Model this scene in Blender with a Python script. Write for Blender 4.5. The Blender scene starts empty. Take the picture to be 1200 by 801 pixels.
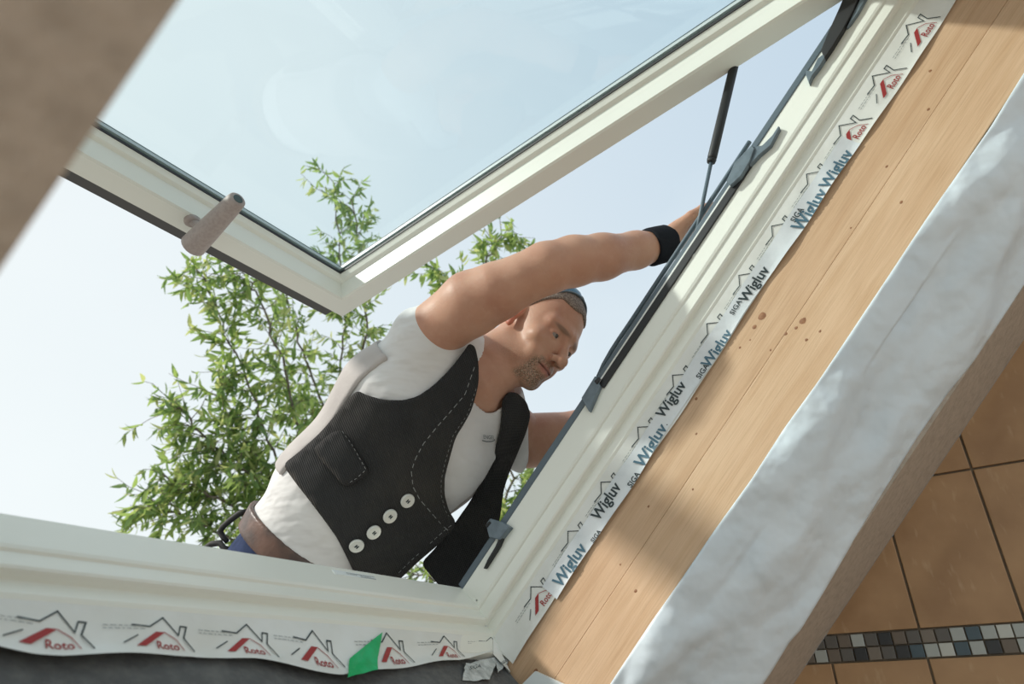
import bpy, bmesh, math, random
import numpy as np
from mathutils import Vector, Matrix
from mathutils.geometry import delaunay_2d_cdt

# ------------------------------------------------------------------ scene / camera / light
scn = bpy.context.scene
col = scn.collection
PITCH = math.radians(46.09)                 # roof pitch
CP, SP = math.cos(PITCH), math.sin(PITCH)
LIFT = 1.75                                 # height of the window's lower corner above the floor
AX = np.array([[1, 0, 0], [0, -CP, SP], [0, SP, CP]], float)   # rows: along roof, up slope, outward normal


def W(u, v, n):
    """roof coordinates (along, up slope, outward) -> world"""
    p = np.array([u, v, n]) @ AX
    return Vector((p[0], p[1], p[2] + LIFT))


# camera axes in roof coordinates
_u = np.array([0.553, 0.3675, 0.7475]); _u /= np.linalg.norm(_u)
_v = np.array([.555, -.832, -.002]); _v -= _u * (_u @ _v); _v /= np.linalg.norm(_v)
_n = np.cross(_v, _u)
KB = np.stack([_u, _v, _n])                 # roof coords = KB @ camera coords (x right, y down, z forward)
CAM = np.array([-1.09272, 0.44588, -0.72618])
FPX = 800.0


def ray(x, y):
    return np.array([(x - 600) / FPX, (y - 400.5) / FPX, 1.0])


def k2r(K):
    return np.asarray(K) @ KB.T + CAM


def k2w(K):
    return k2r(K) @ AX + np.array([0, 0, LIFT])


def PK(x, y, z):
    return ray(x, y) * z


def on(x, y, axis, val):
    """point on a roof-aligned plane (axis 0/1/2 = val), roof coordinates"""
    d = KB @ ray(x, y)
    t = (val - CAM[axis]) / d[axis]
    return CAM + t * d


cam_d = bpy.data.cameras.new('camera')
cam_d.sensor_width = 36.0
cam_d.lens = 36.0 * FPX / 1200.0
cam_d.clip_start = 0.02
cam_d.clip_end = 200
cam_d.dof.use_dof = True
cam_d.dof.focus_distance = 1.4
cam_d.dof.aperture_fstop = 5.0
cam = bpy.data.objects.new('camera', cam_d)
col.objects.link(cam)
R = np.stack([k2w([1, 0, 0]) - k2w([0, 0, 0]), k2w([0, -1, 0]) - k2w([0, 0, 0]), k2w([0, 0, -1]) - k2w([0, 0, 0])], 1)
cam.matrix_world = Matrix.Translation(Vector(k2w([0, 0, 0]))) @ Matrix(R.tolist()).to_4x4()
scn.camera = cam

_s = ((np.array([-.78, -.50, .12]) @ KB.T) @ AX)
SUN = Vector(_s).normalized()
world = bpy.data.worlds.new('sky')
scn.world = world
world.use_nodes = True
nt = world.node_tree
nt.nodes.clear()
wo = nt.nodes.new('ShaderNodeOutputWorld')
bg = nt.nodes.new('ShaderNodeBackground')
tc = nt.nodes.new('ShaderNodeTexCoord')
sep = nt.nodes.new('ShaderNodeSeparateXYZ')
nt.links.new(tc.outputs['Generated'], sep.inputs[0])
el = nt.nodes.new('ShaderNodeMapRange')          # elevation: pale haze near the horizon, blue above
el.inputs[1].default_value = 0.05; el.inputs[2].default_value = 0.85
nt.links.new(sep.outputs['Z'], el.inputs[0])
dot = nt.nodes.new('ShaderNodeVectorMath'); dot.operation = 'DOT_PRODUCT'
dot.inputs[1].default_value = SUN
nt.links.new(tc.outputs['Generated'], dot.inputs[0])
sd = nt.nodes.new('ShaderNodeMapRange')          # whiter towards the sun
sd.inputs[1].default_value = -0.1; sd.inputs[2].default_value = 1.0
nt.links.new(dot.outputs['Value'], sd.inputs[0])
ns = nt.nodes.new('ShaderNodeTexNoise'); ns.inputs['Scale'].default_value = 2.2; ns.inputs['Detail'].default_value = 5
nt.links.new(tc.outputs['Generated'], ns.inputs['Vector'])
cl = nt.nodes.new('ShaderNodeMapRange')
cl.inputs[1].default_value = .45; cl.inputs[2].default_value = .8; cl.inputs[4].default_value = .35
nt.links.new(ns.outputs['Fac'], cl.inputs[0])
m1 = nt.nodes.new('ShaderNodeMix'); m1.data_type = 'RGBA'
m1.inputs['A'].default_value = (.62, .675, .69, 1); m1.inputs['B'].default_value = (.33, .435, .54, 1)
nt.links.new(el.outputs[0], m1.inputs['Factor'])
m2 = nt.nodes.new('ShaderNodeMix'); m2.data_type = 'RGBA'
m2.inputs['B'].default_value = (.68, .71, .705, 1)
nt.links.new(m1.outputs['Result'], m2.inputs['A']); nt.links.new(sd.outputs[0], m2.inputs['Factor'])
m3 = nt.nodes.new('ShaderNodeMix'); m3.data_type = 'RGBA'
m3.inputs['B'].default_value = (.70, .735, .74, 1)
nt.links.new(m2.outputs['Result'], m3.inputs['A']); nt.links.new(cl.outputs[0], m3.inputs['Factor'])
gr = nt.nodes.new('ShaderNodeMapRange')          # ground below the horizon
gr.inputs[1].default_value = -.04; gr.inputs[2].default_value = .02
nt.links.new(sep.outputs['Z'], gr.inputs[0])
m4 = nt.nodes.new('ShaderNodeMix'); m4.data_type = 'RGBA'
m4.inputs['A'].default_value = (.42, .40, .36, 1)
nt.links.new(m3.outputs['Result'], m4.inputs['B']); nt.links.new(gr.outputs[0], m4.inputs['Factor'])
nt.links.new(m4.outputs['Result'], bg.inputs['Color'])
bg.inputs['Strength'].default_value = 1.0
nt.links.new(bg.outputs[0], wo.inputs[0])

sun_d = bpy.data.lights.new('sun', 'SUN')
sun_d.energy = 2.6
sun_d.angle = math.radians(3.0)
sun_d.color = (1.0, .95, .87)
sun = bpy.data.objects.new('sun', sun_d)
sun.rotation_euler = SUN.to_track_quat('Z', 'Y').to_euler()
sun.location = (-4, 3, 7)
col.objects.link(sun)

vs = scn.view_settings
vs.view_transform = 'Standard'
vs.look = 'None'
vs.exposure = 0.5
vs.gamma = 1.0
vs.use_curve_mapping = False

rnd = random.Random(7)

# ------------------------------------------------------------------ materials


def mat(name, base, rough=.5, metal=0.0, spec=.5, noise=None, bump=None, sss=None, trans=None, bdet=4):
    """noise=(scale, detail, other colour, contrast lo, hi, stretch); bump=(scale, strength, distance, stretch)"""
    m = bpy.data.materials.new(name)
    m.use_nodes = True
    t = m.node_tree
    b = t.nodes['Principled BSDF']
    b.inputs['Base Color'].default_value = (*base, 1)
    b.inputs['Roughness'].default_value = rough
    b.inputs['Metallic'].default_value = metal
    b.inputs['Specular IOR Level'].default_value = spec
    if sss:
        b.inputs['Subsurface Weight'].default_value = sss[0]
        b.inputs['Subsurface Radius'].default_value = sss[1]
        b.inputs['Subsurface Scale'].default_value = sss[2]
    co = t.nodes.new('ShaderNodeTexCoord')

    def tex(scale, detail, stretch):
        mp = t.nodes.new('ShaderNodeMapping')
        if stretch:
            mp.inputs['Scale'].default_value = stretch
        t.links.new(co.outputs['Object'], mp.inputs['Vector'])
        n = t.nodes.new('ShaderNodeTexNoise')
        n.inputs['Scale'].default_value = scale
        n.inputs['Detail'].default_value = detail
        t.links.new(mp.outputs[0], n.inputs['Vector'])
        return n
    if noise:
        sc, de, oc, lo, hi, st = noise
        n = tex(sc, de, st)
        r = t.nodes.new('ShaderNodeMapRange')
        r.inputs[1].default_value = lo; r.inputs[2].default_value = hi
        t.links.new(n.outputs['Fac'], r.inputs[0])
        x = t.nodes.new('ShaderNodeMix'); x.data_type = 'RGBA'
        x.inputs['A'].default_value = (*base, 1); x.inputs['B'].default_value = (*oc, 1)
        t.links.new(r.outputs[0], x.inputs['Factor'])
        t.links.new(x.outputs['Result'], b.inputs['Base Color'])
    if bump:
        sc, stg, dist, st = bump
        n = tex(sc, bdet, st)
        bp = t.nodes.new('ShaderNodeBump')
        bp.inputs['Strength'].default_value = stg
        bp.inputs['Distance'].default_value = dist
        t.links.new(n.outputs['Fac'], bp.inputs['Height'])
        t.links.new(bp.outputs[0], b.inputs['Normal'])
    if trans:                                     # thin translucent sheet
        o = t.nodes['Material Output']
        tr = t.nodes.new('ShaderNodeBsdfTranslucent')
        tr.inputs['Color'].default_value = (*trans[1], 1)
        mx = t.nodes.new('ShaderNodeMixShader')
        mx.inputs[0].default_value = trans[0]
        t.links.new(b.outputs[0], mx.inputs[1]); t.links.new(tr.outputs[0], mx.inputs[2])
        t.links.new(mx.outputs[0], o.inputs['Surface'])
    return m


M = {}
M['cream'] = mat('cream_lacquer', (.85, .88, .81), .28, noise=(3, 2, (.82, .845, .77), .3, .8, None))
M['rubber'] = mat('black_rubber', (.018, .02, .022), .55)
M['steelblue'] = mat('blue_grey_seal', (.10, .14, .17), .45)
M['plastic_grey'] = mat('blue_grey_plastic', (.15, .20, .235), .4, noise=(60, 2, (.11, .15, .18), .4, .7, None))
M['alu'] = mat('brushed_aluminium', (.72, .74, .75), .3, .9)
M['spacer'] = mat('pale_spacer', (.50, .55, .55), .4)
M['dark_alu'] = mat('dark_cladding', (.09, .09, .09), .4, .5)
M['handle'] = mat('grey_brown_handle', (.40, .345, .32), .55, noise=(150, 2, (.34, .29, .27), .4, .7, None))
M['hollow_shade'] = mat('handle_end_shade', (.06, .09, .09), .6)
M['film'] = mat('white_film', (.80, .83, .80), .35, noise=(14, 3, (.72, .74, .69), .35, .75, None), bump=(40, .25, .004, None))
M['tape'] = mat('white_tape', (.74, .80, .83), .3, noise=(20, 3, (.60, .67, .70), .45, .8, None), bump=(60, .25, .003, None))
M['clear_tape'] = mat('crumpled_tape', (.58, .63, .63), .25, noise=(50, 3, (.30, .34, .34), .4, .75, None), bump=(90, .6, .006, None))
M['ink'] = mat('black_ink', (.03, .05, .055), .5)
M['blue_ink'] = mat('blue_ink', (.07, .16, .22), .5)
M['red_ink'] = mat('red_ink', (.36, .035, .035), .5)
M['grey_ink'] = mat('grey_ink', (.25, .28, .28), .5)
M['green'] = mat('green_tape', (.01, .42, .13), .4, noise=(30, 3, (.02, .55, .22), .4, .7, None), bump=(50, .4, .006, None))
M['foil'] = mat('white_membrane', (.73, .82, .88), .42, noise=(6, 4, (.65, .745, .81), .35, .7, None), bump=(10, .75, .03, None), bdet=2.6)
M['felt'] = mat('dark_felt', (.12, .125, .125), .95, spec=.1, noise=(60, 6, (.16, .165, .16), .4, .68, None), bump=(150, .5, .004, None))
M['plaster'] = mat('beige_plaster', (.47, .40, .33), .9, spec=.2, noise=(70, 5, (.39, .33, .27), .4, .7, None), bump=(160, .5, .002, None))
M['grout'] = mat('brown_grout', (.24, .20, .15), .95, spec=.1, noise=(40, 4, (.19, .155, .115), .4, .7, None))
M['roof'] = mat('roof_underlay', (.20, .20, .20), .9)
M['shirt'] = mat('white_cotton', (.74, .74, .73), .85, spec=.15, noise=(9, 3, (.68, .67, .66), .35, .75, None), bump=(13, .7, .016, (1, 1, 2.2)), bdet=2)
M['lining'] = mat('grey_lining', (.52, .49, .47), .8, spec=.15, noise=(9, 3, (.43, .40, .385), .35, .7, None), bump=(22, .4, .008, None))
M['denim'] = mat('navy_cloth', (.03, .045, .105), .85, spec=.15, noise=(60, 4, (.018, .03, .07), .4, .7, None), bump=(25, .4, .008, None))
M['leather'] = mat('brown_leather', (.075, .05, .042), .42, noise=(22, 4, (.17, .095, .07), .42, .7, None), bump=(90, .3, .003, None))
M['black_strap'] = mat('black_webbing', (.02, .02, .02), .7)
M['wristband'] = mat('black_towelling', (.017, .019, .024), .9, spec=.1, bump=(220, .6, .002, None))
M['button'] = mat('pale_metal_button', (.74, .76, .72), .35, .25)
M['thread'] = mat('pale_thread', (.30, .31, .31), .8)
M['eye'] = mat('eye_white', (.26, .22, .20), .3)
M['iris'] = mat('eye_iris', (.07, .06, .05), .15)
M['lens'] = mat('blue_lens', (.03, .12, .19), .12)
M['boot'] = mat('boot_leather', (.05, .035, .025), .6)
M['bark'] = mat('grey_bark', (.20, .17, .14), .9, noise=(30, 4, (.12, .10, .08), .4, .7, None))
M['paper'] = mat('white_card', (.78, .84, .84), .6, noise=(8, 2, (.74, .8, .8), .4, .7, None))


def leaf_mat(name, c1, c2):
    return mat(name, c1, .45, noise=(1.6, 2, c2, .35, .7, None), trans=(.45, (c2[0] * 1.5, c2[1] * 1.5, c2[2] * 1.0)))


M['leaf'] = [leaf_mat('leaf_mid_green', (.23, .33, .115), (.31, .42, .16)),
             leaf_mat('leaf_dark_green', (.13, .22, .09), (.18, .28, .11)),
             leaf_mat('leaf_yellow_green', (.38, .45, .20), (.46, .50, .26))]


def wood_mat(name, base, dark, seed):
    m = bpy.data.materials.new(name); m.use_nodes = True
    t = m.node_tree; b = t.nodes['Principled BSDF']
    b.inputs['Roughness'].default_value = .55
    b.inputs['Specular IOR Level'].default_value = .3
    at = t.nodes.new('ShaderNodeAttribute'); at.attribute_name = 'grain'
    mp = t.nodes.new('ShaderNodeMapping'); mp.inputs['Scale'].default_value = (1.1, 14, 14)
    mp.inputs['Location'].default_value = (seed, seed * 3, 0)
    t.links.new(at.outputs['Vector'], mp.inputs[0])
    n1 = t.nodes.new('ShaderNodeTexNoise'); n1.inputs['Scale'].default_value = 3; n1.inputs['Detail'].default_value = 6
    n1.inputs['Distortion'].default_value = .6
    t.links.new(mp.outputs[0], n1.inputs['Vector'])
    mp2 = t.nodes.new('ShaderNodeMapping'); mp2.inputs['Scale'].default_value = (4, 160, 160)
    t.links.new(at.outputs['Vector'], mp2.inputs[0])
    n2 = t.nodes.new('ShaderNodeTexNoise'); n2.inputs['Scale'].default_value = 3; n2.inputs['Detail'].default_value = 3
    t.links.new(mp2.outputs[0], n2.inputs['Vector'])
    r1 = t.nodes.new('ShaderNodeMapRange'); r1.inputs[1].default_value = .35; r1.inputs[2].default_value = .72
    t.links.new(n1.outputs['Fac'], r1.inputs[0])
    x = t.nodes.new('ShaderNodeMix'); x.data_type = 'RGBA'
    x.inputs['A'].default_value = (*base, 1); x.inputs['B'].default_value = (*dark, 1)
    t.links.new(r1.outputs[0], x.inputs['Factor'])
    r2 = t.nodes.new('ShaderNodeMapRange'); r2.inputs[1].default_value = .45; r2.inputs[2].default_value = .75; r2.inputs[4].default_value = .55
    t.links.new(n2.outputs['Fac'], r2.inputs[0])
    x2 = t.nodes.new('ShaderNodeMix'); x2.data_type = 'RGBA'
    x2.inputs['B'].default_value = (dark[0] * .75, dark[1] * .72, dark[2] * .7, 1)
    t.links.new(x.outputs['Result'], x2.inputs['A']); t.links.new(r2.outputs[0], x2.inputs['Factor'])
    # grain rings around knots come from the knot parts; broad blotches here
    n3 = t.nodes.new('ShaderNodeTexNoise'); n3.inputs['Scale'].default_value = 5; n3.inputs['Detail'].default_value = 2
    t.links.new(at.outputs['Vector'], n3.inputs['Vector'])
    r3 = t.nodes.new('ShaderNodeMapRange'); r3.inputs[1].default_value = .45; r3.inputs[2].default_value = .75; r3.inputs[4].default_value = .4
    t.links.new(n3.outputs['Fac'], r3.inputs[0])
    x3 = t.nodes.new('ShaderNodeMix'); x3.data_type = 'RGBA'
    x3.inputs['B'].default_value = (base[0] * 1.08, base[1] * 1.1, base[2] * 1.15, 1)
    t.links.new(x2.outputs['Result'], x3.inputs['A']); t.links.new(r3.outputs[0], x3.inputs['Factor'])
    t.links.new(x3.outputs['Result'], b.inputs['Base Color'])
    bp = t.nodes.new('ShaderNodeBump'); bp.inputs['Strength'].default_value = .15; bp.inputs['Distance'].default_value = .002
    t.links.new(n2.outputs['Fac'], bp.inputs['Height']); t.links.new(bp.outputs[0], b.inputs['Normal'])
    return m


M['wood_a'] = wood_mat('spruce_lamella_warm', (.60, .415, .262), (.50, .32, .185), 1.3)
M['wood_b'] = wood_mat('spruce_lamella_pale', (.63, .445, .285), (.53, .345, .20), 4.1)
M['knot'] = mat('wood_knot', (.22, .095, .04), .6, noise=(120, 3, (.33, .16, .07), .4, .7, None))


def tile_mat(name, c1, c2, c3):
    m = mat(name, c1, .42, noise=(13, 5, c2, .35, .7, None), bump=(45, .2, .002, None))
    t = m.node_tree; b = t.nodes['Principled BSDF']
    src = b.inputs['Base Color'].links[0].from_socket
    oi = t.nodes.new('ShaderNodeObjectInfo')
    ad = t.nodes.new('ShaderNodeVectorMath')
    t.links.new(oi.outputs['Location'], ad.inputs[0])
    co = [n for n in t.nodes if n.type == 'TEX_COORD'][0]
    t.links.new(co.outputs['Object'], ad.inputs[1])
    mp = t.nodes.new('ShaderNodeMapping'); mp.inputs['Scale'].default_value = (1, 3.2, 1.0); mp.inputs['Rotation'].default_value = (.7, .3, .2)
    t.links.new(ad.outputs[0], mp.inputs[0])
    n = t.nodes.new('ShaderNodeTexNoise'); n.inputs['Scale'].default_value = 26; n.inputs['Detail'].default_value = 3
    t.links.new(mp.outputs[0], n.inputs['Vector'])
    r = t.nodes.new('ShaderNodeMapRange'); r.inputs[1].default_value = .62; r.inputs[2].default_value = .78; r.inputs[4].default_value = .45
    t.links.new(n.outputs['Fac'], r.inputs[0])
    x = t.nodes.new('ShaderNodeMix'); x.data_type = 'RGBA'
    x.inputs['B'].default_value = (*c3, 1)
    t.links.new(src, x.inputs['A']); t.links.new(r.outputs[0], x.inputs['Factor'])
    t.links.new(x.outputs['Result'], b.inputs['Base Color'])
    return m


M['tile'] = tile_mat('ochre_tile', (.41, .25, .125), (.32, .185, .088), (.54, .39, .24))
MOS = [mat('mosaic_' + k, c, r, bump=(200, .2, .001, None)) for k, c, r in (
    ('slate', (.105, .10, .09), .4), ('brown', (.14, .115, .09), .45), ('silver', (.36, .39, .37), .25),
    ('pale', (.48, .50, .46), .25), ('black', (.025, .028, .03), .3), ('blue', (.055, .09, .11), .25), ('taupe', (.18, .155, .125), .4))]


def glass_mat():
    m = bpy.data.materials.new('window_glass'); m.use_nodes = True
    t = m.node_tree; t.nodes.clear()
    o = t.nodes.new('ShaderNodeOutputMaterial')
    tr = t.nodes.new('ShaderNodeBsdfTransparent'); tr.inputs[0].default_value = (.93, .972, .972, 1)
    gl = t.nodes.new('ShaderNodeBsdfGlossy'); gl.inputs['Roughness'].default_value = .02
    gl.inputs['Color'].default_value = (.9, .95, 1, 1)
    lw = t.nodes.new('ShaderNodeLayerWeight'); lw.inputs[0].default_value = .5
    pw = t.nodes.new('ShaderNodeMath'); pw.operation = 'POWER'; pw.inputs[1].default_value = 4
    t.links.new(lw.outputs['Facing'], pw.inputs[0])
    fr = t.nodes.new('ShaderNodeMapRange'); fr.inputs[3].default_value = .025; fr.inputs[4].default_value = .7
    t.links.new(pw.outputs[0], fr.inputs[0])
    mx = t.nodes.new('ShaderNodeMixShader')
    t.links.new(fr.outputs[0], mx.inputs[0]); t.links.new(tr.outputs[0], mx.inputs[1]); t.links.new(gl.outputs[0], mx.inputs[2])
    t.links.new(mx.outputs[0], o.inputs[0])
    return m


M['glass'] = glass_mat()

# ------------------------------------------------------------------ mesh helpers


def link_mesh(name, verts, faces, material, parent=None, smooth=False, origin=None, mats=None, midx=None):
    """verts are world coordinates; a top-level mesh gets its origin at its own base"""
    V = np.asarray(verts, float).reshape(-1, 3)
    if parent is not None:
        org = np.array(ORG[parent.name])
    elif origin is not None:
        org = np.array(origin, float)
    else:
        lo, hi = V.min(0), V.max(0)
        org = np.array([(lo[0] + hi[0]) / 2, (lo[1] + hi[1]) / 2, lo[2]])
    me = bpy.data.meshes.new(name)
    me.from_pydata((V - org).tolist(), [], [list(map(int, f)) for f in faces])
    for mm in (mats or [material]):
        me.materials.append(mm)
    if midx is not None:
        me.polygons.foreach_set('material_index', np.asarray(midx, np.int32))
    if smooth:
        me.polygons.foreach_set('use_smooth', np.ones(len(me.polygons), bool))
    me.update()
    o = bpy.data.objects.new(name, me)
    col.objects.link(o)
    if parent is not None:
        o.parent = parent
    else:
        o.location = org
    ORG[o.name] = org
    return o


ORG = {}


def empty(name, loc):
    o = bpy.data.objects.new(name, None)
    o.empty_display_size = .1
    o.location = loc
    col.objects.link(o)
    ORG[o.name] = np.array(loc, float)
    return o


def tag(o, label=None, cat=None, group=None, kind=None):
    if label: o['label'] = label
    if cat: o['category'] = cat
    if group: o['group'] = group
    if kind: o['kind'] = kind
    return o


class MB:
    """collects shapes in roof or world coordinates"""

    def __init__(s, space='roof'):
        s.v = []; s.f = []; s.m = []; s.space = space

    def add(s, verts, faces, mi=0):
        b = len(s.v)
        for p in verts:
            s.v.append(tuple(W(*p)) if s.space == 'roof' else tuple(p))
        for f in faces:
            s.f.append([b + i for i in f]); s.m.append(mi)
        return s

    def prism(s, profA, profB, mi=0, caps=True):
        n = len(profA)
        f = [[i, (i + 1) % n, n + (i + 1) % n, n + i] for i in range(n)]
        if caps:
            f += [list(range(n))[::-1], list(range(n, 2 * n))]
        return s.add(list(profA) + list(profB), f, mi)

    def box(s, a, b, bev=0.0, mi=0):
        """axis box in its own space, chamfered edges along all sides"""
        a = np.minimum(a, b).astype(float) if False else np.array(a, float); b = np.array(b, float)
        lo, hi = np.minimum(a, b), np.maximum(a, b)
        if bev <= 0:
            vs_ = [(x, y, z) for x in (lo[0], hi[0]) for y in (lo[1], hi[1]) for z in (lo[2], hi[2])]
            return s.add(vs_, [(0, 1, 3, 2), (4, 6, 7, 5), (0, 4, 5, 1), (2, 3, 7, 6), (0, 2, 6, 4), (1, 5, 7, 3)], mi)
        bm = bmesh.new()
        bmesh.ops.create_cube(bm, size=1)
        for v in bm.verts:
            v.co = Vector([lo[i] if v.co[i] < 0 else hi[i] for i in range(3)])
        bmesh.ops.bevel(bm, geom=list(bm.edges), offset=bev, segments=2, profile=.6, affect='EDGES')
        bm.verts.ensure_lookup_table()
        s.add([tuple(v.co) for v in bm.verts], [[v.index for v in f.verts] for f in bm.faces], mi)
        bm.free()
        return s

    def tube(s, pts, r, seg=10, mi=0, caps=True):
        P = [np.array(p, float) for p in pts]
        rs = r if hasattr(r, '__len__') else [r] * len(P)
        rings = []
        up = None
        for i, p in enumerate(P):
            d = P[min(i + 1, len(P) - 1)] - P[max(i - 1, 0)]
            d /= np.linalg.norm(d)
            if up is None:
                up = np.array([0, 0, 1.0]) if abs(d[2]) < .9 else np.array([1.0, 0, 0])
            a = np.cross(d, up); a /= np.linalg.norm(a)
            b = np.cross(a, d); up = b
            rings.append([p + rs[i] * (math.cos(2 * math.pi * k / seg) * a + math.sin(2 * math.pi * k / seg) * b) for k in range(seg)])
        vs_ = [tuple(q) for rg in rings for q in rg]
        f = []
        for i in range(len(P) - 1):
            for k in range(seg):
                k2 = (k + 1) % seg
                f.append([i * seg + k, i * seg + k2, (i + 1) * seg + k2, (i + 1) * seg + k])
        if caps:
            f.append(list(range(seg))[::-1]); f.append([(len(P) - 1) * seg + k for k in range(seg)])
        return s.add(vs_, f, mi)

    def build(s, name, material, parent=None, smooth=False, mats=None):
        return link_mesh(name, s.v, s.f, material, parent, smooth, mats=mats, midx=s.m if mats else None)


def text_flat(body, size=1.0, bold=0.0):
    """2D verts / faces of lettering, origin at left baseline"""
    c = bpy.data.curves.new('lettering', 'FONT')
    c.body = body; c.size = size; c.offset = bold; c.fill_mode = 'FRONT'; c.resolution_u = 3
    o = bpy.data.objects.new('lettering', c)
    col.objects.link(o)
    dg = bpy.context.evaluated_depsgraph_get()
    ev = o.evaluated_get(dg)
    me = ev.to_mesh()
    v = np.array([p.co[:2] for p in me.vertices]); f = [list(p.vertices) for p in me.polygons]
    ev.to_mesh_clear()
    bpy.data.objects.remove(o); bpy.data.curves.remove(c)
    return v, f


def stroke(pts, w):
    """2D polyline as quads with mitred joints"""
    P = np.array(pts, float); V = []; F = []
    nrm = []
    for i in range(len(P) - 1):
        d = P[i + 1] - P[i]; d /= np.linalg.norm(d); nrm.append(np.array([-d[1], d[0]]))
    for i in range(len(P)):
        a = nrm[max(i - 1, 0)]; b = nrm[min(i, len(nrm) - 1)]
        m = a + b; m /= max(.5, m @ m / 2 if m @ m > 0 else .5)
        V += [P[i] + m * w / 2, P[i] - m * w / 2]
    for i in range(len(P) - 1):
        F.append([2 * i, 2 * i + 1, 2 * i + 3, 2 * i + 2])
    return np.array(V), F

# ------------------------------------------------------------------ structure: ceiling, tiled wall, roof


CEIL_N = -0.46
OPEN_L, OPEN_R = -1.026, 0.205
OPEN_B, OPEN_T = -0.06, 1.62
WALL_U = 0.45


def slab_with_hole(name, u0, u1, v0, v1, hu0, hu1, hv0, hv1, n0, n1, material):
    mb = MB()
    out = [(u0, v0), (u1, v0), (u1, v1), (u0, v1)]
    inn = [(hu0, hv0), (hu1, hv0), (hu1, hv1), (hu0, hv1)]
    vs_ = [(a, b, n) for n in (n0, n1) for ring in (out, inn) for a, b in ring]
    f = []
    for i in range(4):
        j = (i + 1) % 4
        f.append([i, j, 4 + j, 4 + i])
        f.append([8 + i, 12 + i, 12 + j, 8 + j])
        f.append([i, 8 + i, 8 + j, j])
        f.append([4 + i, 4 + j, 12 + j, 12 + i])
    mb.add(vs_, f)
    return tag(mb.build(name, material), kind='structure')


o = slab_with_hole('ceiling', -2.6, WALL_U, -1.9, 2.3, OPEN_L, OPEN_R, OPEN_B, OPEN_T, CEIL_N, CEIL_N + .02, M['plaster'])
o['label'] = 'beige plastered sloping ceiling around the roof window opening'


# gable wall with tiles (horizontal position hh = up-slope horizontal, zz = height)
def HZ(hh, zz, u=WALL_U):
    return (u, -hh, zz + LIFT)


def ceil_z(hh):
    """height where the ceiling plane meets the gable wall"""
    return (CEIL_N + hh * SP) / CP


wall = MB('world')
ha, hb = -.62, 2.6
ring_ = [(ha, -LIFT), (hb, -LIFT), (hb, ceil_z(hb)), (ha, ceil_z(ha))]
wall.prism([HZ(a, b, WALL_U + .006) for a, b in ring_], [HZ(a, b, WALL_U + .16) for a, b in ring_])
wall_o = wall.build('wall_right', M['grout'])
tag(wall_o, 'gable wall clad in ochre tiles with a dark mosaic border', kind='structure')
TW, TH, GAP = .1627, .2705, .004
H0, Z0, Z1 = .708, -.098, -.1455


def tile_mesh(name, w, h, t, bev, materials):
    bm = bmesh.new()
    bmesh.ops.create_cube(bm, size=1)
    for v in bm.verts:
        v.co = Vector((v.co.x * t, v.co.y * w, v.co.z * h))
    ed = [e for e in bm.edges if e.verts[0].co.x < 0 and e.verts[1].co.x < 0]
    bmesh.ops.bevel(bm, geom=ed, offset=bev, segments=2, profile=.6, affect='EDGES')
    me = bpy.data.meshes.new(name); bm.to_mesh(me); bm.free()
    for mm in materials:
        me.materials.append(mm)
    return me


tm = tile_mesh('tile', TW - GAP, TH - GAP, .008, .0016, [M['tile']])


def put_tile(me, name, hh, zz, du=0.0, w=.16, h=.27):
    if zz - h / 2 > ceil_z(hh + w / 2) - .006 or hh - w / 2 < -.6 or zz - h / 2 < -LIFT:
        return
    if zz + h / 2 > ceil_z(hh - w / 2):                      # cut along the ceiling
        bm = bmesh.new(); bm.from_mesh(me)
        pl = (0, 0, ceil_z(hh) - zz - .001)
        bmesh.ops.bisect_plane(bm, geom=list(bm.verts) + list(bm.edges) + list(bm.faces), plane_co=pl, plane_no=(0, SP, CP), clear_outer=True)
        me = me.copy(); bm.to_mesh(me); bm.free()
        if not me.polygons:
            return
    o = bpy.data.objects.new(name, me)
    col.objects.link(o)
    o.parent = wall_o
    o.location = Vector(HZ(hh, zz, WALL_U + .003 - du)) - Vector(ORG['wall_right'])
    return o


for i in range(-8, 11):
    for j in range(8):
        put_tile(tm, 'tile', H0 + (i + .5) * TW, Z0 + (j + .5) * TH, rnd.uniform(0, .0006))
    for j in range(6):
        put_tile(tm, 'tile', H0 + (i + .5) * TW, Z1 - (j + .5) * TH, rnd.uniform(0, .0006))
ms = (Z0 - Z1) / 2
mos_me = [tile_mesh('mosaic_tile', ms - .0022, ms - .0022, .009, .0012, [m]) for m in MOS]
pat = [[0, 1, 2, 0, 4, 1, 0, 6, 0, 2, 5, 2, 3, 2, 6, 1, 0, 4, 0], [1, 0, 4, 6, 0, 4, 5, 2, 3, 5, 2, 4, 1, 2, 1, 6, 0, 1, 2]]
for r in range(2):
    for k in range(-40, 80):
        idx = pat[r][k % 19]
        put_tile(mos_me[idx], 'mosaic_tile', .5405 + (k + .5) * ms, Z0 - (r + .5) * ms, w=ms, h=ms)

fl = MB('world'); fl.box((-2.6, -3.0, -.1), (WALL_U + .16, .95, 0), 0)  # unseen floor, added for its warm bounce on the frame's undersides
o = fl.build('floor', mat('pale_bounce_floor', (.66, .54, .42), .6, noise=(4, 4, (.58, .46, .35), .4, .7, None)))
tag(o, 'unseen attic floor, added in a pale tone to bounce light upwards', kind='structure')
kw = MB('world'); kw.box((-2.6, .85, 0), (WALL_U, .95, .58), 0)  # unseen wall, added to keep ground light off the frame
o = kw.build('wall_front', M['plaster'])
tag(o, 'unseen low knee wall under the sloping ceiling, added to shade the frame from below', kind='structure')
o = slab_with_hole('roof_deck', -2.6, 2.4, -2.2, 2.6, -1.14, .115, -.115, 1.56, -.135, -.10, M['roof'])
tag(o, 'dark roof underlay around the window on the outside', kind='structure')

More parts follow.
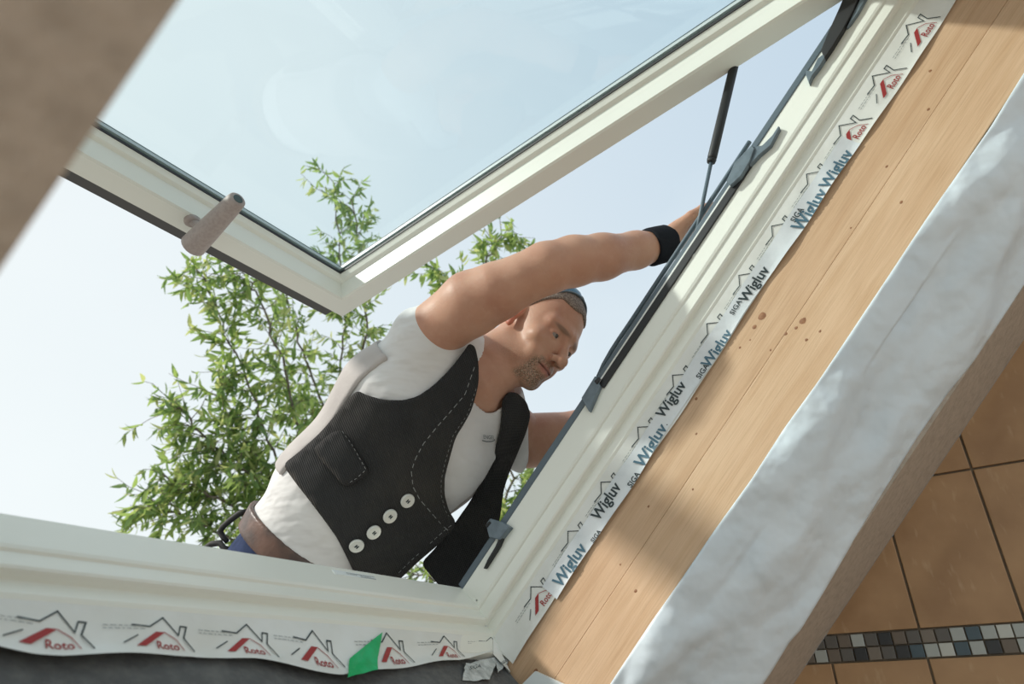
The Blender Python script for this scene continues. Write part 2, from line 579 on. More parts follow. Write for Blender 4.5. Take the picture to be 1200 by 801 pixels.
# ------------------------------------------------------------------ rafter beside the window
BEAM_U = .040
raft = empty('rafter', W(.08, -.5, -.32))
tag(raft, 'pale spruce rafter with small knots running beside the window frame', 'rafter')


def lamella(n0, n1, material, du, knots):
    mb = MB(); mb.box((BEAM_U + du, -.62, n0), (BEAM_U + .10, 2.0, n1), .0012)
    o = mb.build('lamella', material, raft)
    at = o.data.attributes.new('grain', 'FLOAT_VECTOR', 'POINT')
    co = (np.array([v.co[:] for v in o.data.vertices]) + ORG['rafter'] - np.array([0, 0, LIFT])) @ AX.T
    g = np.stack([co[:, 1], co[:, 2], co[:, 0]], 1)
    at.data.foreach_set('vector', g.astype(np.float32).ravel())
    for x, y, s in knots:
        p = on(x, y, 0, BEAM_U + du)
        kb = MB(); ring = []
        c = (BEAM_U + du - .0006, p[1], p[2])
        for k in range(10):
            a = 2 * math.pi * k / 10
            rr = s * rnd.uniform(.75, 1.2)
            ring.append((c[0] + .0005, p[1] + 1.5 * rr * math.cos(a), p[2] + rr * math.sin(a)))
        kb.add([c] + ring, [[0, 1 + (k + 1) % 10, 1 + k] for k in range(10)])
        kb.build('knot', M['knot'], o)


lamella(-.232, -.142, M['wood_a'], 0.0, [])
lamella(-.325, -.2325, M['wood_b'], -.0006, [])
KN = [(893, 370, .0055), (884, 383, .003), (941, 376, .0045), (945, 398, .002), (921, 391, .0022), (867, 407, .0018), (816, 467, .0022), (903, 410, .0014),
      (816, 508, .0016), (727, 661, .0015), (745, 692, .0024), (1090, 83, .0022), (1088, 128, .002), (1039, 195, .002), (1056, 237, .0022), (997, 267, .0014),
      (879, 398, .0014), (850, 400, .0012), (760, 593, .0016), (812, 573, .0014), (628, 786, .0035), (961, 388, .0018), (933, 384, .0022)]
lams = [o for o in raft.children]
for x, y, s in KN:
    for o, du, n0, n1 in ((lams[0], 0.0, -.232, -.142), (lams[1], -.0006, -.325, -.2325)):
        p = on(x, y, 0, BEAM_U + du)
        if n0 < p[2] < n1:
            kb = MB(); ring = []
            for k in range(10):
                a = 2 * math.pi * k / 10
                rr = 1.15 * s * rnd.uniform(.85, 1.15)
                ring.append((BEAM_U + du - .0001, p[1] + 1.3 * rr * math.cos(a), p[2] + rr * math.sin(a)))
            kb.add([(BEAM_U + du - .0006, p[1], p[2])] + ring, [[0, 1 + (k + 1) % 10, 1 + k] for k in range(10)])
            kb.build('knot', M['knot'], o)

# ------------------------------------------------------------------ white membrane between rafter and ceiling edge


def interp(x, xs, ys):
    return float(np.interp(x, xs, ys))


left_px = [(715, 801), (760, 733), (800, 676), (838, 620), (880, 562), (920, 500), (960, 445), (1000, 385), (1040, 325), (1085, 257), (1120, 207), (1160, 150), (1200, 85)]
right_px = [(905, 785), (925, 752), (938, 738), (966, 692), (1000, 634), (1036, 575), (1075, 513), (1110, 462), (1140, 425), (1170, 380), (1200, 335)]
lf = np.array([on(x, y, 0, BEAM_U - .004) for x, y in left_px])
rt = np.array([on(x, y, 0, OPEN_R) for x, y in right_px])
mb = MB()
NV, NT = 220, 44
rr = random.Random(3)
ph = [(rr.uniform(2, 9), rr.uniform(-14, 14), rr.uniform(0, 6.28), rr.uniform(.3, 1)) for _ in range(16)]
FOLDS = [(rr.uniform(4, 11), rr.uniform(-6, 6), rr.uniform(0, 6), rr.uniform(-.8, 1)) for _ in range(7)]
vv = np.linspace(-.5, 1.62, NV + 1)
G = []
for i, v in enumerate(vv):
    nl = interp(v, lf[:, 1], lf[:, 2]); nr = interp(v, rt[:, 1], rt[:, 2])
    for j in range(NT + 1):
        t = j / NT
        u = (BEAM_U - .004) + (OPEN_R + .001 - BEAM_U + .004) * t ** 1.25
        n = nl + (nr - nl) * t
        w = sum(a * math.sin(fv * v * 2.2 + ft * t * .35 + p) for fv, ft, p, a in ph) / 16
        cre = abs(math.sin(5.1 * v + 3.3 * t + 1.5 * math.sin(3 * v))) ** 3
        amp = .046 * math.sin(math.pi * min(1, t * 1.02)) ** .8
        fold = sum(abs(math.sin(a1 * v + b1 * t + c1)) ** 6 * g1 for a1, b1, c1, g1 in FOLDS)
        d = amp * (w * 1.5 + .25 * cre) + .007 * fold * math.sin(math.pi * t)
        d = max(d, .0015) if t < .3 else d
        G.append((u - d * .72, v, n - d * .7))
F = [[i * (NT + 1) + j, i * (NT + 1) + j + 1, (i + 1) * (NT + 1) + j + 1, (i + 1) * (NT + 1) + j] for i in range(NV) for j in range(NT)]
b0 = len(G)
G2 = [(u + .0012, v, n + .0012) for u, v, n in G]
F2 = [[b0 + k for k in f[::-1]] for f in F]
edge = [(i * (NT + 1), (i + 1) * (NT + 1)) for i in range(NV)] + [((i + 1) * (NT + 1) + NT, i * (NT + 1) + NT) for i in range(NV)]
F3 = [[a, b, b + b0, a + b0] for a, b in edge]
mb.add(G + G2, F + F2 + F3)
o = mb.build('membrane_sheet', M['foil'], smooth=True)
tag(o, 'crinkled white vapour membrane stretched from the rafter to the ceiling edge', 'membrane')

# ------------------------------------------------------------------ insulation below the window
mb = MB()
NU, NN = 60, 22
G = []
for i in range(NU + 1):
    for j in range(NN + 1):
        u = -1.02 + 1.055 * i / NU; n = -.085 - .370 * j / NN
        G.append((u, -.047 + .004 * math.sin(u * 17 + n * 9) + rnd.uniform(-.001, .001), n))
F = [[i * (NN + 1) + j, (i + 1) * (NN + 1) + j, (i + 1) * (NN + 1) + j + 1, i * (NN + 1) + j + 1] for i in range(NU) for j in range(NN)]
b0 = len(G)
G += [(-1.02, -.12, -.085), (.035, -.12, -.085), (.035, -.12, -.46), (-1.02, -.12, -.46)]
F += [[b0, b0 + 3, b0 + 2, b0 + 1]]
F += [[j, j + 1, b0 + 3, b0] if False else [j + 1, j, b0] for j in range(NN)] + [[NN, b0, b0 + 3]]
e = NU * (NN + 1)
F += [[e + j, e + j + 1, b0 + 1] for j in range(NN)] + [[e + NN, b0 + 2, b0 + 1]]
F += [[(i + 1) * (NN + 1) + NN, b0 + 3, i * (NN + 1) + NN] for i in range(NU)] + [[NU * (NN + 1) + NN, b0 + 2, b0 + 3]]
F += [[i * (NN + 1), b0, (i + 1) * (NN + 1)] for i in range(NU)] + [[NU * (NN + 1), b0, b0 + 1]]
mb.add(G, F)
o = mb.build('insulation_board', M['felt'], smooth=True)
tag(o, 'dark grey felt insulation filling the reveal under the window frame', 'insulation')

# ------------------------------------------------------------------ window: frame
win = empty('window_1', W(-.5, -.08, -.1))
tag(win, 'cream roof window frame with top-hung sash swung open outwards', kind='structure')
PROF = [(.0, .004), (.0, -.047), (.0016, -.0515), (.0045, -.0535), (.0055, -.0725), (.0075, -.0755), (.0125, -.0770), (.0190, -.0775),
        (.0200, -.0800), (.0200, -.0950), (.0215, -.0975), (.0240, -.1010), (.036, -.128), (.078, -.128), (.078, .018), (.022, .018), (.014, .004)]
HEAD_V = 1.40
LEFT_U = -1.04


def member(name, kind):
    mb = MB()
    if kind == 'right':
        a = [(w, -w, n) for w, n in PROF]; b = [(w, HEAD_V + w, n) for w, n in PROF]
    elif kind == 'left':
        a = [(LEFT_U - w, HEAD_V + w, n) for w, n in PROF]; b = [(LEFT_U - w, -w, n) for w, n in PROF]
    elif kind == 'bottom':
        a = [(LEFT_U - w, -w, n) for w, n in PROF]; b = [(w, -w, n) for w, n in PROF]
    else:
        a = [(w, HEAD_V + w, n) for w, n in PROF]; b = [(LEFT_U - w, HEAD_V + w, n) for w, n in PROF]
    mb.prism(a, b)
    o = mb.build(name, M['cream'], win)
    bm = bmesh.new(); bm.from_mesh(o.data)
    bmesh.ops.recalc_face_normals(bm, faces=bm.faces)
    bm.to_mesh(o.data); bm.free()
    return o


member('jamb', 'right'); member('jamb', 'left'); member('bottom_rail', 'bottom'); member('head_rail', 'top')

# seals and fittings on the right jamb
mb = MB(); mb.box((-.002, 0.0, .000), (.010, HEAD_V, .0135), .002)
mb.build('seal_strip', M['steelblue'], win)
va, vb = on(697, 448, 0, 0)[1], on(878, 178, 0, 0)[1]
mb = MB(); mb.box((-.004, va, -.0150), (.012, vb, -.0005), .0012)
mb.build('guide_rail', M['rubber'], win)
mb = MB(); mb.box((-.003, va, -.0003), (.010, vb, .0036), .001)
mb.build('guide_edge', M['film'], win)
mb = MB()
pts = [(702, 444), (709, 428), (718, 412), (727, 398), (740, 379)] + [(740 + 140 * k / 6, 379 - 212 * k / 6) for k in range(1, 7)]
mb.tube([on(x - 1.5, y - 1, 0, .012) for x, y in pts], .0046, 8)
mb.build('control_cable', M['steelblue'], win, smooth=True)


def plate(name, px, u0, u1, material):
    """fitting with the given side outline, between two distances from the jamb face"""
    a = [on(x, y, 0, u0) for x, y in px]
    b = [(u1, p[1], p[2]) for p in a]
    mb = MB(); mb.prism([tuple(p) for p in a], b)
    o = mb.build(name, material, win)
    bm = bmesh.new(); bm.from_mesh(o.data)
    bmesh.ops.recalc_face_normals(bm, faces=bm.faces)
    bmesh.ops.bevel(bm, geom=list(bm.edges), offset=.0012, segments=1, affect='EDGES', clamp_overlap=True)
    bm.to_mesh(o.data); bm.free()
    return o


plate('guide_bracket', [(681, 466), (697, 440), (703, 452), (690, 482)], -.010, .010, M['plastic_grey'])
plate('clip', [(696, 446), (701, 441), (704, 444), (699, 450)], -.0125, -.009, M['rubber'])
plate('hook_bracket', [(569, 614), (574, 607), (588, 611), (597, 617), (592, 623), (585, 632), (573, 629)], -.014, .008, M['plastic_grey'])
plate('hook_slot', [(568, 615), (573, 610), (575, 612), (570, 618)], -.0165, -.0135, M['rubber'])
plate('hook_tail', [(586, 626), (592, 621), (584, 640), (568, 665), (566, 666), (571, 655), (580, 640)], -.010, .002, M['rubber'])
plate('slide_bracket', [(851, 212), (861, 190), (881, 169), (884, 174), (878, 190), (868, 206), (856, 217)], -.014, .008, M['plastic_grey'])
plate('slide_tail', [(881, 172), (893, 170), (905, 158), (912, 147), (914, 149), (903, 170), (890, 181), (878, 194)], -.010, .004, M['plastic_grey'])
plate('hinge_arm', [(962, 58), (970, 38), (982, 12), (1000, -30), (1030, -60), (1012, -18), (1000, 12), (988, 34), (975, 55), (966, 68)], -.012, .010, M['rubber'])
plate('hinge_hook', [(958, 68), (966, 62), (969, 64), (960, 78), (952, 88), (948, 97), (944, 87), (945, 82), (951, 83)], -.011, .006, M['plastic_grey'])
plate('hinge_plate', [(1003, 8), (1018, -20), (1024, -18), (1006, 14), (997, 27), (992, 32)], -.008, .002, M['plastic_grey'])
for x, y in ((559, 703), (569, 733)):
    p = on(x, y, 0, .001)
    mb = MB(); mb.tube([(p[0] - .001, p[1], p[2]), (p[0] + .004, p[1], p[2])], .0016, 8)
    mb.build('screw_head', M['alu'], win)
# maker's plate on the bottom rail: plain sticker with text bars
a, b = on(392, 672, 1, -.0002)[0], on(447, 688, 1, -.0002)[0]
mb = MB(); mb.box((a, .0, -.014), (b, .0006, -.004), 0)
stk = mb.build('maker_sticker', M['paper'], win)
mb = MB()
for k, (s, t) in enumerate(((.3, .62), (.3, .55), (.62, 1.0), (.62, .9))):
    n = -.0065 - .0026 * (k % 2)
    mb.add([(a + (b - a) * s, .0009, n), (a + (b - a) * t, .0009, n), (a + (b - a) * t, .0009, n - .001), (a + (b - a) * s, .0009, n - .001)], [[0, 1, 2, 3]])
mb.add([(a + (b - a) * .62, .0009, -.0118), (a + (b - a) * 1, .0009, -.0118), (a + (b - a) * 1, .0009, -.0132), (a + (b - a) * .62, .0009, -.0132)], [[0, 1, 2, 3]])
mb.build('sticker_print', M['grey_ink'], stk)

# ------------------------------------------------------------------ window: sash, hinged at the head and swung outwards
SV, SN = .246, .807                        # free lower edge of the sash
HV, HN = 1.385, .000                       # hinge line
_d = np.array([SV - HV, SN - HN]); SL = np.linalg.norm(_d); _d /= SL
_m = np.array([-_d[1], _d[0]])             # outward normal in (v, n)
if _m[1] < 0: _m = -_m
SU0, SU1 = LEFT_U - .004, .004


def SH(u, t, m):
    """sash coordinates: along, distance up from the free edge, outward"""
    p = np.array([SV, SN]) - _d * t + _m * m
    return (u, p[0], p[1])


SPROF = [(.0, .0), (.049, .0), (.0535, .004), (.056, .047), (.0605, .050), (.064, .053), (.069, .066), (.069, .074), (.0, .074)]  # (inset, outward)


def ring(prof, name, material, parent, m_extra=None):
    mb = MB()
    cs = [(SU0, 0, 1, 1), (SU1, 0, -1, 1), (SU1, SL, -1, -1), (SU0, SL, 1, -1)]
    loops = []
    for cu, ct, su, st in cs:
        loops.append([SH(cu + su * i, ct + st * i, m) for i, m in prof])
    n = len(prof)
    vs_ = [p for l in loops for p in l]
    f = []
    for k in range(4):
        k2 = (k + 1) % 4
        for i in range(n):
            i2 = (i + 1) % n
            f.append([k * n + i, k2 * n + i, k2 * n + i2, k * n + i2])
    mb.add(vs_, f)
    o = mb.build(name, material, parent)
    bm = bmesh.new(); bm.from_mesh(o.data)
    bmesh.ops.recalc_face_normals(bm, faces=bm.faces)
    bm.to_mesh(o.data); bm.free()
    return o


sash = ring(SPROF, 'sash', M['cream'], win)
ORG[sash.name] = ORG['window_1']
ring([(.0672, .0668), (.0712, .0668), (.0712, .0725), (.0672, .0725)], 'glazing_gasket', M['rubber'], sash)
ring([(.060, .078), (.0735, .078), (.0735, .0865), (.060, .0865)], 'spacer_bar', M['spacer'], sash)
ring([(.0600, .0868), (.0745, .0868), (.0745, .088), (.0600, .088)], 'outer_seal', M['steelblue'], sash)
ring([(-.004, .010), (.0, .010), (.0, .0745), (.06, .0745), (.06, .094), (-.004, .094)], 'cladding', M['dark_alu'], sash)
mb = MB()
i = .062
mb.prism([SH(SU0 + i, i, .073), SH(SU1 - i, i, .073), SH(SU1 - i, SL - i, .073), SH(SU0 + i, SL - i, .073)],
         [SH(SU0 + i, i, .0765), SH(SU1 - i, i, .0765), SH(SU1 - i, SL - i, .0765), SH(SU0 + i, SL - i, .0765)])
mb.build('glass_pane', M['glass'], sash)
mb = MB()                                   # drip edge below the free edge
mb.prism([SH(SU0, -.034, .010), SH(SU0, .002, .008), SH(SU0, .002, .03), SH(SU0, -.034, .03)],
         [SH(SU1 - .028, -.034, .010), SH(SU1 - .028, .002, .008), SH(SU1 - .028, .002, .03), SH(SU1 - .028, -.034, .03)])
mb.build('drip_edge', M['dark_alu'], sash)


def on_sash(x, y, m):
    d = KB @ ray(x, y)
    o_ = CAM
    nv = np.array([0, _m[0], _m[1]])
    p0 = np.array(SH(0, 0, m))
    t = ((p0 - o_) @ nv) / (d @ nv)
    return o_ + t * d


# handle: tapered grip on a short neck
neck0 = on_sash(226, 259, 0)
g0, g1 = on_sash(226, 288, -.048), on_sash(279, 233, -.048)
mb = MB()
ax = np.array(g1) - np.array(g0)
prof_r = [(.0, .006), (.004, .0145), (.012, .018), (.04, .0178), (.5, .0155), (.93, .0128), (.985, .0118), (1.0, .0098)]
mb.tube([np.array(g0) + ax * t for t, r in prof_r], [r * 1.5 for t, r in prof_r], 20)
mb.build('handle', M['handle'], sash, smooth=True)
mb = MB(); mb.tube([np.array(g0) + ax * .995, np.array(g0) + ax * 1.004], [.0105, .0102], 16)  # solid dark disc painted as the shade inside the grip's open end
mb.build('handle_end_shade', M['hollow_shade'], sash)
nn = np.array([0, _m[0], _m[1]])
mid = np.array(g0) + ax * .33
base = on_sash(225, 258, 0)
mb = MB(); mb.tube([np.array(base) + nn * .002, np.array(base) - nn * .006, np.array(base) - nn * .010], [.0165, .0160, .012], 18)
mb.build('handle_plate', M['handle'], sash, smooth=True)
mb = MB(); mb.tube([np.array(base) - nn * .004, mid], [.0085, .0085], 14)
mb.build('handle_neck', M['handle'], sash, smooth=True)

# gas strut from jamb to sash
top = on(860, 78, 0, .006); midp = on(834, 187, 0, .004); bot = on(811, 298, 0, .002)
mb = MB(); mb.tube([top, np.array(midp) * .97 + np.array(top) * .03, midp], [.0095, .0095, .0085], 14)
mb.tube([midp, np.array(midp) + (np.array(midp) - np.array(top)) * .03], [.0095, .008], 14)
st = mb.build('gas_strut', M['rubber'], win, smooth=True)
ORG[st.name] = ORG['window_1']
mb = MB(); mb.tube([midp, bot], .0038, 10)
mb.build('piston_rod', M['steelblue'], st, smooth=True)
mb = MB(); mb.tube([np.array(bot) + (0, .004, .0), np.array(bot) - (0, .006, .0)], .006, 10)
mb.build('strut_end', M['alu'], st, smooth=True)

# ------------------------------------------------------------------ printed connecting film around the frame
bot_edge_px = [(-60, 745), (0, 757), (40, 764), (75, 767), (150, 767), (225, 768), (300, 773), (350, 781), (400, 790), (440, 786), (490, 779), (540, 772), (580, 764), (606, 757)]
be = np.array([on(x, y, 1, -.036) for x, y in bot_edge_px])


def film_bottom(u, t):
    """t 0..1 across the strip -> roof coordinates"""
    n_end = interp(u, be[:, 0], be[:, 2])
    n0 = -.0985
    n = n0 + (n_end - n0) * t
    v = -.0228 - .0135 * min(1, t * 1.35) + .0022 * math.sin(u * 38 + t * 2) * t + .006 * max(0, t - .8)
    return (u, v, n)


def film_right(v, t):
    n0, n1 = -.0985, -.1525 + .003 * math.sin(v * 9) - .004 * max(0, v - .9)
    n = n0 + (n1 - n0) * t
    u = .0228 + .0125 * min(1, t * 1.1) + .0014 * math.sin(v * 45 + t * 4) * t
    return (u, v, n)


def sheet(name, fn, s0, s1, ns_, nt_, material, parent, thick=.0008, sign=(1, -1)):
    mb = MB(); G = []
    for i in range(ns_ + 1):
        for j in range(nt_ + 1):
            G.append(fn(s0 + (s1 - s0) * i / ns_, j / nt_))
    F = [[i * (nt_ + 1) + j, (i + 1) * (nt_ + 1) + j, (i + 1) * (nt_ + 1) + j + 1, i * (nt_ + 1) + j + 1] for i in range(ns_) for j in range(nt_)]
    mb.add(G, F)
    return mb.build(name, material, parent, smooth=True)


film = empty('printed_film', W(-.4, -.04, -.16))
tag(film, 'white printed sealing film taped around the outside of the window frame', 'film')
fb = sheet('film_strip', film_bottom, LEFT_U, .037, 160, 10, M['film'], film)
fr_ = sheet('film_strip', film_right, -.036, 1.42, 200, 10, M['film'], film)
# folded corner flap where both strips meet
mb = MB()
cp = [(.020, -.022, -.098), (.040, -.040, -.105), (.040, -.062, -.150), (.030, -.046, -.162), (.012, -.040, -.150), (.0, -.036, -.130)]
mb.add(cp, [[0, 1, 2], [0, 2, 3], [0, 3, 4], [0, 4, 5]])
mb.build('film_corner', M['film'], film)

TXT = {k: text_flat(k, 1.0, b) for k, b in (('Roto', .012), ('Wigluv', .022), ('SIGA', .018))}


def logo_shapes():
    """list of (verts2d, faces, ink) in metres, centred; x along the strip, y towards the window"""
    sx, sy = .000235, .000262
    q = lambda pts: [((x - 240) * sx, (225 - y) * sy) for x, y in pts]
    S = []
    S.append((*stroke(q([(110, 183), (195, 190), (265, 143), (335, 225), (350, 180), (382, 182), (362, 235), (408, 300)]), .0017), 0))
    S.append((*stroke(q([(65, 270), (135, 232)]), .0014), 0))
    rp = np.array(q([(120, 285), (165, 285), (268, 214), (222, 214)]))
    S.append((rp, [[0, 1, 2, 3]], 1))
    S.append((*stroke(q([(266, 216), (320, 245), (355, 300)]), .0010), 1))
    v, f = TXT['Roto']
    w = v[:, 0].max()
    p = np.array(q([(215, 299), (332, 299)]))
    sc = (p[1, 0] - p[0, 0]) / w
    S.append((v * [sc, sc * 1.15] + p[0], f, 1))
    for k in range(2):
        y = 188 + k * 14
        x = -20
        while x < 150:
            x2 = x + rnd.uniform(12, 34)
            S.append((*stroke(q([(x, y), (x2, y + 1)]), .0008), 2))
            x = x2 + 8
    return S


INKS = [M['ink'], M['red_ink'], M['grey_ink']]
LOGO = logo_shapes()


def stamp(shapes, place, name, parent, mats, eps=.0009):
    """lay flat print on a strip: place(x, y) -> roof coordinates"""
    mb = MB()
    for v, f, ink in shapes:
        mb.add([place(x, y) for x, y in v], f, ink)
    return mb.build(name, None, parent, mats=mats)


def pl_bottom(uc, tc, scale=1.0):
    def g(x, y):
        L = .062
        t = tc - y * scale / L
        p = film_bottom(uc + x * scale, min(1.02, max(-.05, t)))
        return (p[0], p[1] + .0009, p[2] - .0007)
    return g


def pl_right(vc, tc, scale=1.0):
    def g(x, y):
        t = tc - y * scale / .056
        p = film_right(vc + x * scale, min(1.02, max(-.05, t)))
        return (p[0] - .0009, p[1], p[2] - .0006)
    return g


for u in (-.965, -.855, -.745, -.634, -.524, -.421, -.275, -.135, .004):
    stamp(LOGO, pl_bottom(u, .53 if u < -.1 else .48, 1.0 if u < -.3 else 1.12), 'printed_logo', fb, INKS)
for v in (.085, .207, .315, .436, .55, .663, .769, .877, .991, 1.097, 1.206, 1.317):
    stamp(LOGO, pl_right(v, .50), 'printed_logo', fr_, INKS)

# adhesive tape bridging film and rafter


def tape_fn(v, t):
    n0, n1 = -.1215, -.1535 - .002 * math.sin(v * 7) - .0015 * math.sin(v * 23)
    n = n0 + (n1 - n0) * t
    f = film_right(v, (n + .0985) / -.054)
    u = f[0] - .0016 - .0022 * abs(math.sin(v * 21 + 1)) * (1 - t) ** 2
    return (u, v, n)


tape = empty('adhesive_tape', W(.036, .1, -.15))
tag(tape, 'white adhesive tape strip lettered in dark blue along the rafter', 'tape')
tp = sheet('tape_strip', tape_fn, .105, 1.085, 150, 6, M['tape'], tape)


def pl_tape(vc, tc, scale):
    def g(x, y):
        p = tape_fn(vc + x * scale, min(1.0, max(-.3, tc - y * scale / .034)))
        return (p[0] - .0009, p[1], p[2] - .0007)
    return g


for v, t, k, ink, s in ((.125, .86, 'Wigluv', 1, .030), (.262, .55, 'Wigluv', 0, .026), (.345, .98, 'SIGA', 0, .014), (.385, .95, 'Wigluv', 1, .030), (.48, .45, 'Wigluv', 0, .026),
                        (.575, .92, 'SIGA', 0, .014), (.60, 1.0, 'Wigluv', 1, .027), (.705, .5, 'SIGA', 0, .014), (.735, .75, 'Wigluv', 0, .026), (.905, .45, 'SIGA', 0, .014), (.895, .98, 'Wigluv', 1, .030),
                        (.985, .95, 'Wigluv', 1, .028), (.225, 1.0, 'SIGA', 0, .012)):
    tv, tf = TXT[k]
    stamp([(tv, tf, ink)], pl_tape(v, t, s), 'printed_word', tp, [M['ink'], M['blue_ink']])

# crumpled tape ends under the corner
crm = empty('tape_scrap', W(.0, -.05, -.19))
tag(crm, 'crumpled grey tape ends with black letters under the frame corner', 'tape')


def crumple(px, u_plane, seed, letters):
    r2 = random.Random(seed)
    pts = [on(x, y, 1, -.043) for x, y in px]
    c = np.mean(pts, 0)
    V2 = []; 
    N = 7
    mb = MB(); G = []
    A, B, C_, D = pts
    for i in range(N + 1):
        for j in range(N + 1):
            s, t = i / N, j / N
            p = (1 - s) * (1 - t) * A + s * (1 - t) * B + s * t * C_ + (1 - s) * t * D
            p = p + np.array([r2.uniform(-.0008, .0008), r2.uniform(0, .0035), r2.uniform(-.0008, .0008)])
            G.append(tuple(p))
    F = [[i * (N + 1) + j, (i + 1) * (N + 1) + j, (i + 1) * (N + 1) + j + 1, i * (N + 1) + j + 1] for i in range(N) for j in range(N)]
    mb.add(G, F)
    o = mb.build('tape_end', M['clear_tape'], crm, smooth=True)
    for k, s, t, sc in letters:
        v, f = TXT[k]
        dx = (B - A) / np.linalg.norm(B - A); dy = (A - D) / np.linalg.norm(A - D)
        base_ = (1 - s) * (1 - t) * A + s * (1 - t) * B + s * t * C_ + (1 - s) * t * D
        m2 = MB()
        m2.add([tuple(base_ + dx * x * sc + dy * y * sc + np.array([0, .0075, -.001])) for x, y in v], f)
        m2.build('printed_word', M['ink'], o)


crumple([(545, 778), (584, 770), (573, 797), (541, 798)], 0, 5, [('SIGA', .1, .55, .018)])
crumple([(579, 768), (606, 752), (596, 776), (583, 789)], 0, 9, [('SIGA', .15, .8, .013)])

# green tape
mb = MB(); G = []
gpx = [(409, 770), (443, 746), (441, 785), (407, 792)]
A, B, C_, D = [on(x, y, 1, -.033) for x, y in gpx]
N = 8
for i in range(N + 1):
    for j in range(N + 1):
        s, t = i / N, j / N
        p = (1 - s) * (1 - t) * A + s * (1 - t) * B + s * t * C_ + (1 - s) * t * D
        q = film_bottom(p[0], min(1, max(0, (p[2] + .0985) / (interp(p[0], be[:, 0], be[:, 2]) + .0985))))
        G.append((p[0], q[1] + .0026 + .0012 * math.sin(s * 9) * math.sin(t * 7), p[2] - .0018))
F = [[i * (N + 1) + j, (i + 1) * (N + 1) + j, (i + 1) * (N + 1) + j + 1, i * (N + 1) + j + 1] for i in range(N) for j in range(N)]
mb.add(G, F)
o = mb.build('tape_piece', M['green'], smooth=True)
tag(o, 'torn piece of bright green tape stuck on the printed film', 'tape')

# loose white card at the foot of the rafter
A = [on(x, y, 0, .030) for x, y in ((607, 806), (627, 786), (662, 802), (690, 840), (640, 870))]
mb = MB(); mb.prism([tuple(p) for p in A], [(.037, p[1], p[2]) for p in A])
o = mb.build('card_offcut', M['paper'])
tag(o, 'small white card offcut leaning against the foot of the rafter', 'offcut')

# ------------------------------------------------------------------ figure: implicit surfaces meshed on a grid (camera-aligned metric axes)


def surface_nets(Fd, org, h):
    """quads on the zero level of a sampled field (negative inside)"""
    nx, ny, nz = Fd.shape
    S = Fd < 0
    acc = np.zeros((nx - 1, ny - 1, nz - 1, 3), np.float32); cnt = np.zeros((nx - 1, ny - 1, nz - 1), np.float32)
    corners = [(i, j, k) for i in (0, 1) for j in (0, 1) for k in (0, 1)]

    def sub(A, c):
        return A[c[0]:nx - 1 + c[0], c[1]:ny - 1 + c[1], c[2]:nz - 1 + c[2]]
    for a in corners:
        for ax in range(3):
            if a[ax] == 0:
                b = list(a); b[ax] = 1
                fa, fb_ = sub(Fd, a), sub(Fd, b)
                x = sub(S, a) != sub(S, b)
                idx = np.nonzero(x)
                t = fa[idx] / (fa[idx] - fb_[idx])
                p = np.tile(np.array(a, np.float32), (len(t), 1)); p[:, ax] += t
                acc[idx] += p; cnt[idx] += 1
    act = cnt > 0
    vid = -np.ones(act.shape, np.int64); ii = np.nonzero(act); vid[ii] = np.arange(len(ii[0]))
    V = (np.stack(ii, 1) + acc[ii] / cnt[ii][:, None]) * h + org
    faces = []
    for ax in range(3):
        sl = [slice(1, n - 1) for n in (nx, ny, nz)]; sl2 = list(sl)
        sl[ax] = slice(0, (nx, ny, nz)[ax] - 1); sl2[ax] = slice(1, (nx, ny, nz)[ax])
        A, B = S[tuple(sl)], S[tuple(sl2)]
        off = [1, 1, 1]; off[ax] = 0
        for flip in (0, 1):
            m = (A & ~B) if flip == 0 else (~A & B)
            q = np.stack(np.nonzero(m), 1) + off
            o1, o2 = [i for i in range(3) if i != ax]
            e1 = np.zeros(3, int); e1[o1] = 1; e2 = np.zeros(3, int); e2[o2] = 1
            quad = np.stack([vid[tuple((q - e1 - e2).T)], vid[tuple((q - e2).T)], vid[tuple(q.T)], vid[tuple((q - e1).T)]], 1)
            if (flip == 1) != (ax == 1):
                quad = quad[:, ::-1]
            faces.append(quad)
    return V, np.concatenate(faces)


def grid(lo, hi, h):
    n = [int(math.ceil((b - a) / h)) + 1 for a, b in zip(lo, hi)]
    xs = [np.arange(k, dtype=np.float32) * h + a for k, a in zip(n, lo)]
    X, Y, Z = np.meshgrid(*xs, indexing='ij')
    return np.stack([X, Y, Z], -1)


def smin(a, b, k):
    h = np.clip(.5 + .5 * (b - a) / k, 0, 1)
    return b + (a - b) * h - k * h * (1 - h)


def smax(a, b, k):
    return -smin(-a, -b, k)


def cap(P, A, B, ra, rb):
    A = np.asarray(A, np.float32); B = np.asarray(B, np.float32); d = B - A
    t = np.clip(((P - A) @ d) / (d @ d), 0, 1)
    return np.linalg.norm(P - A - t[..., None] * d, axis=-1) - (ra + (rb - ra) * t)


def ell(P, C, r, Rm=None):
    q = P - np.asarray(C, np.float32)
    if Rm is not None:
        q = q @ np.asarray(Rm, np.float32).T
    r = np.asarray(r, np.float32)
    k = np.linalg.norm(q / r, axis=-1)
    k2 = np.linalg.norm(q / (r * r), axis=-1)
    return k * (k - 1) / np.maximum(k2, 1e-6)


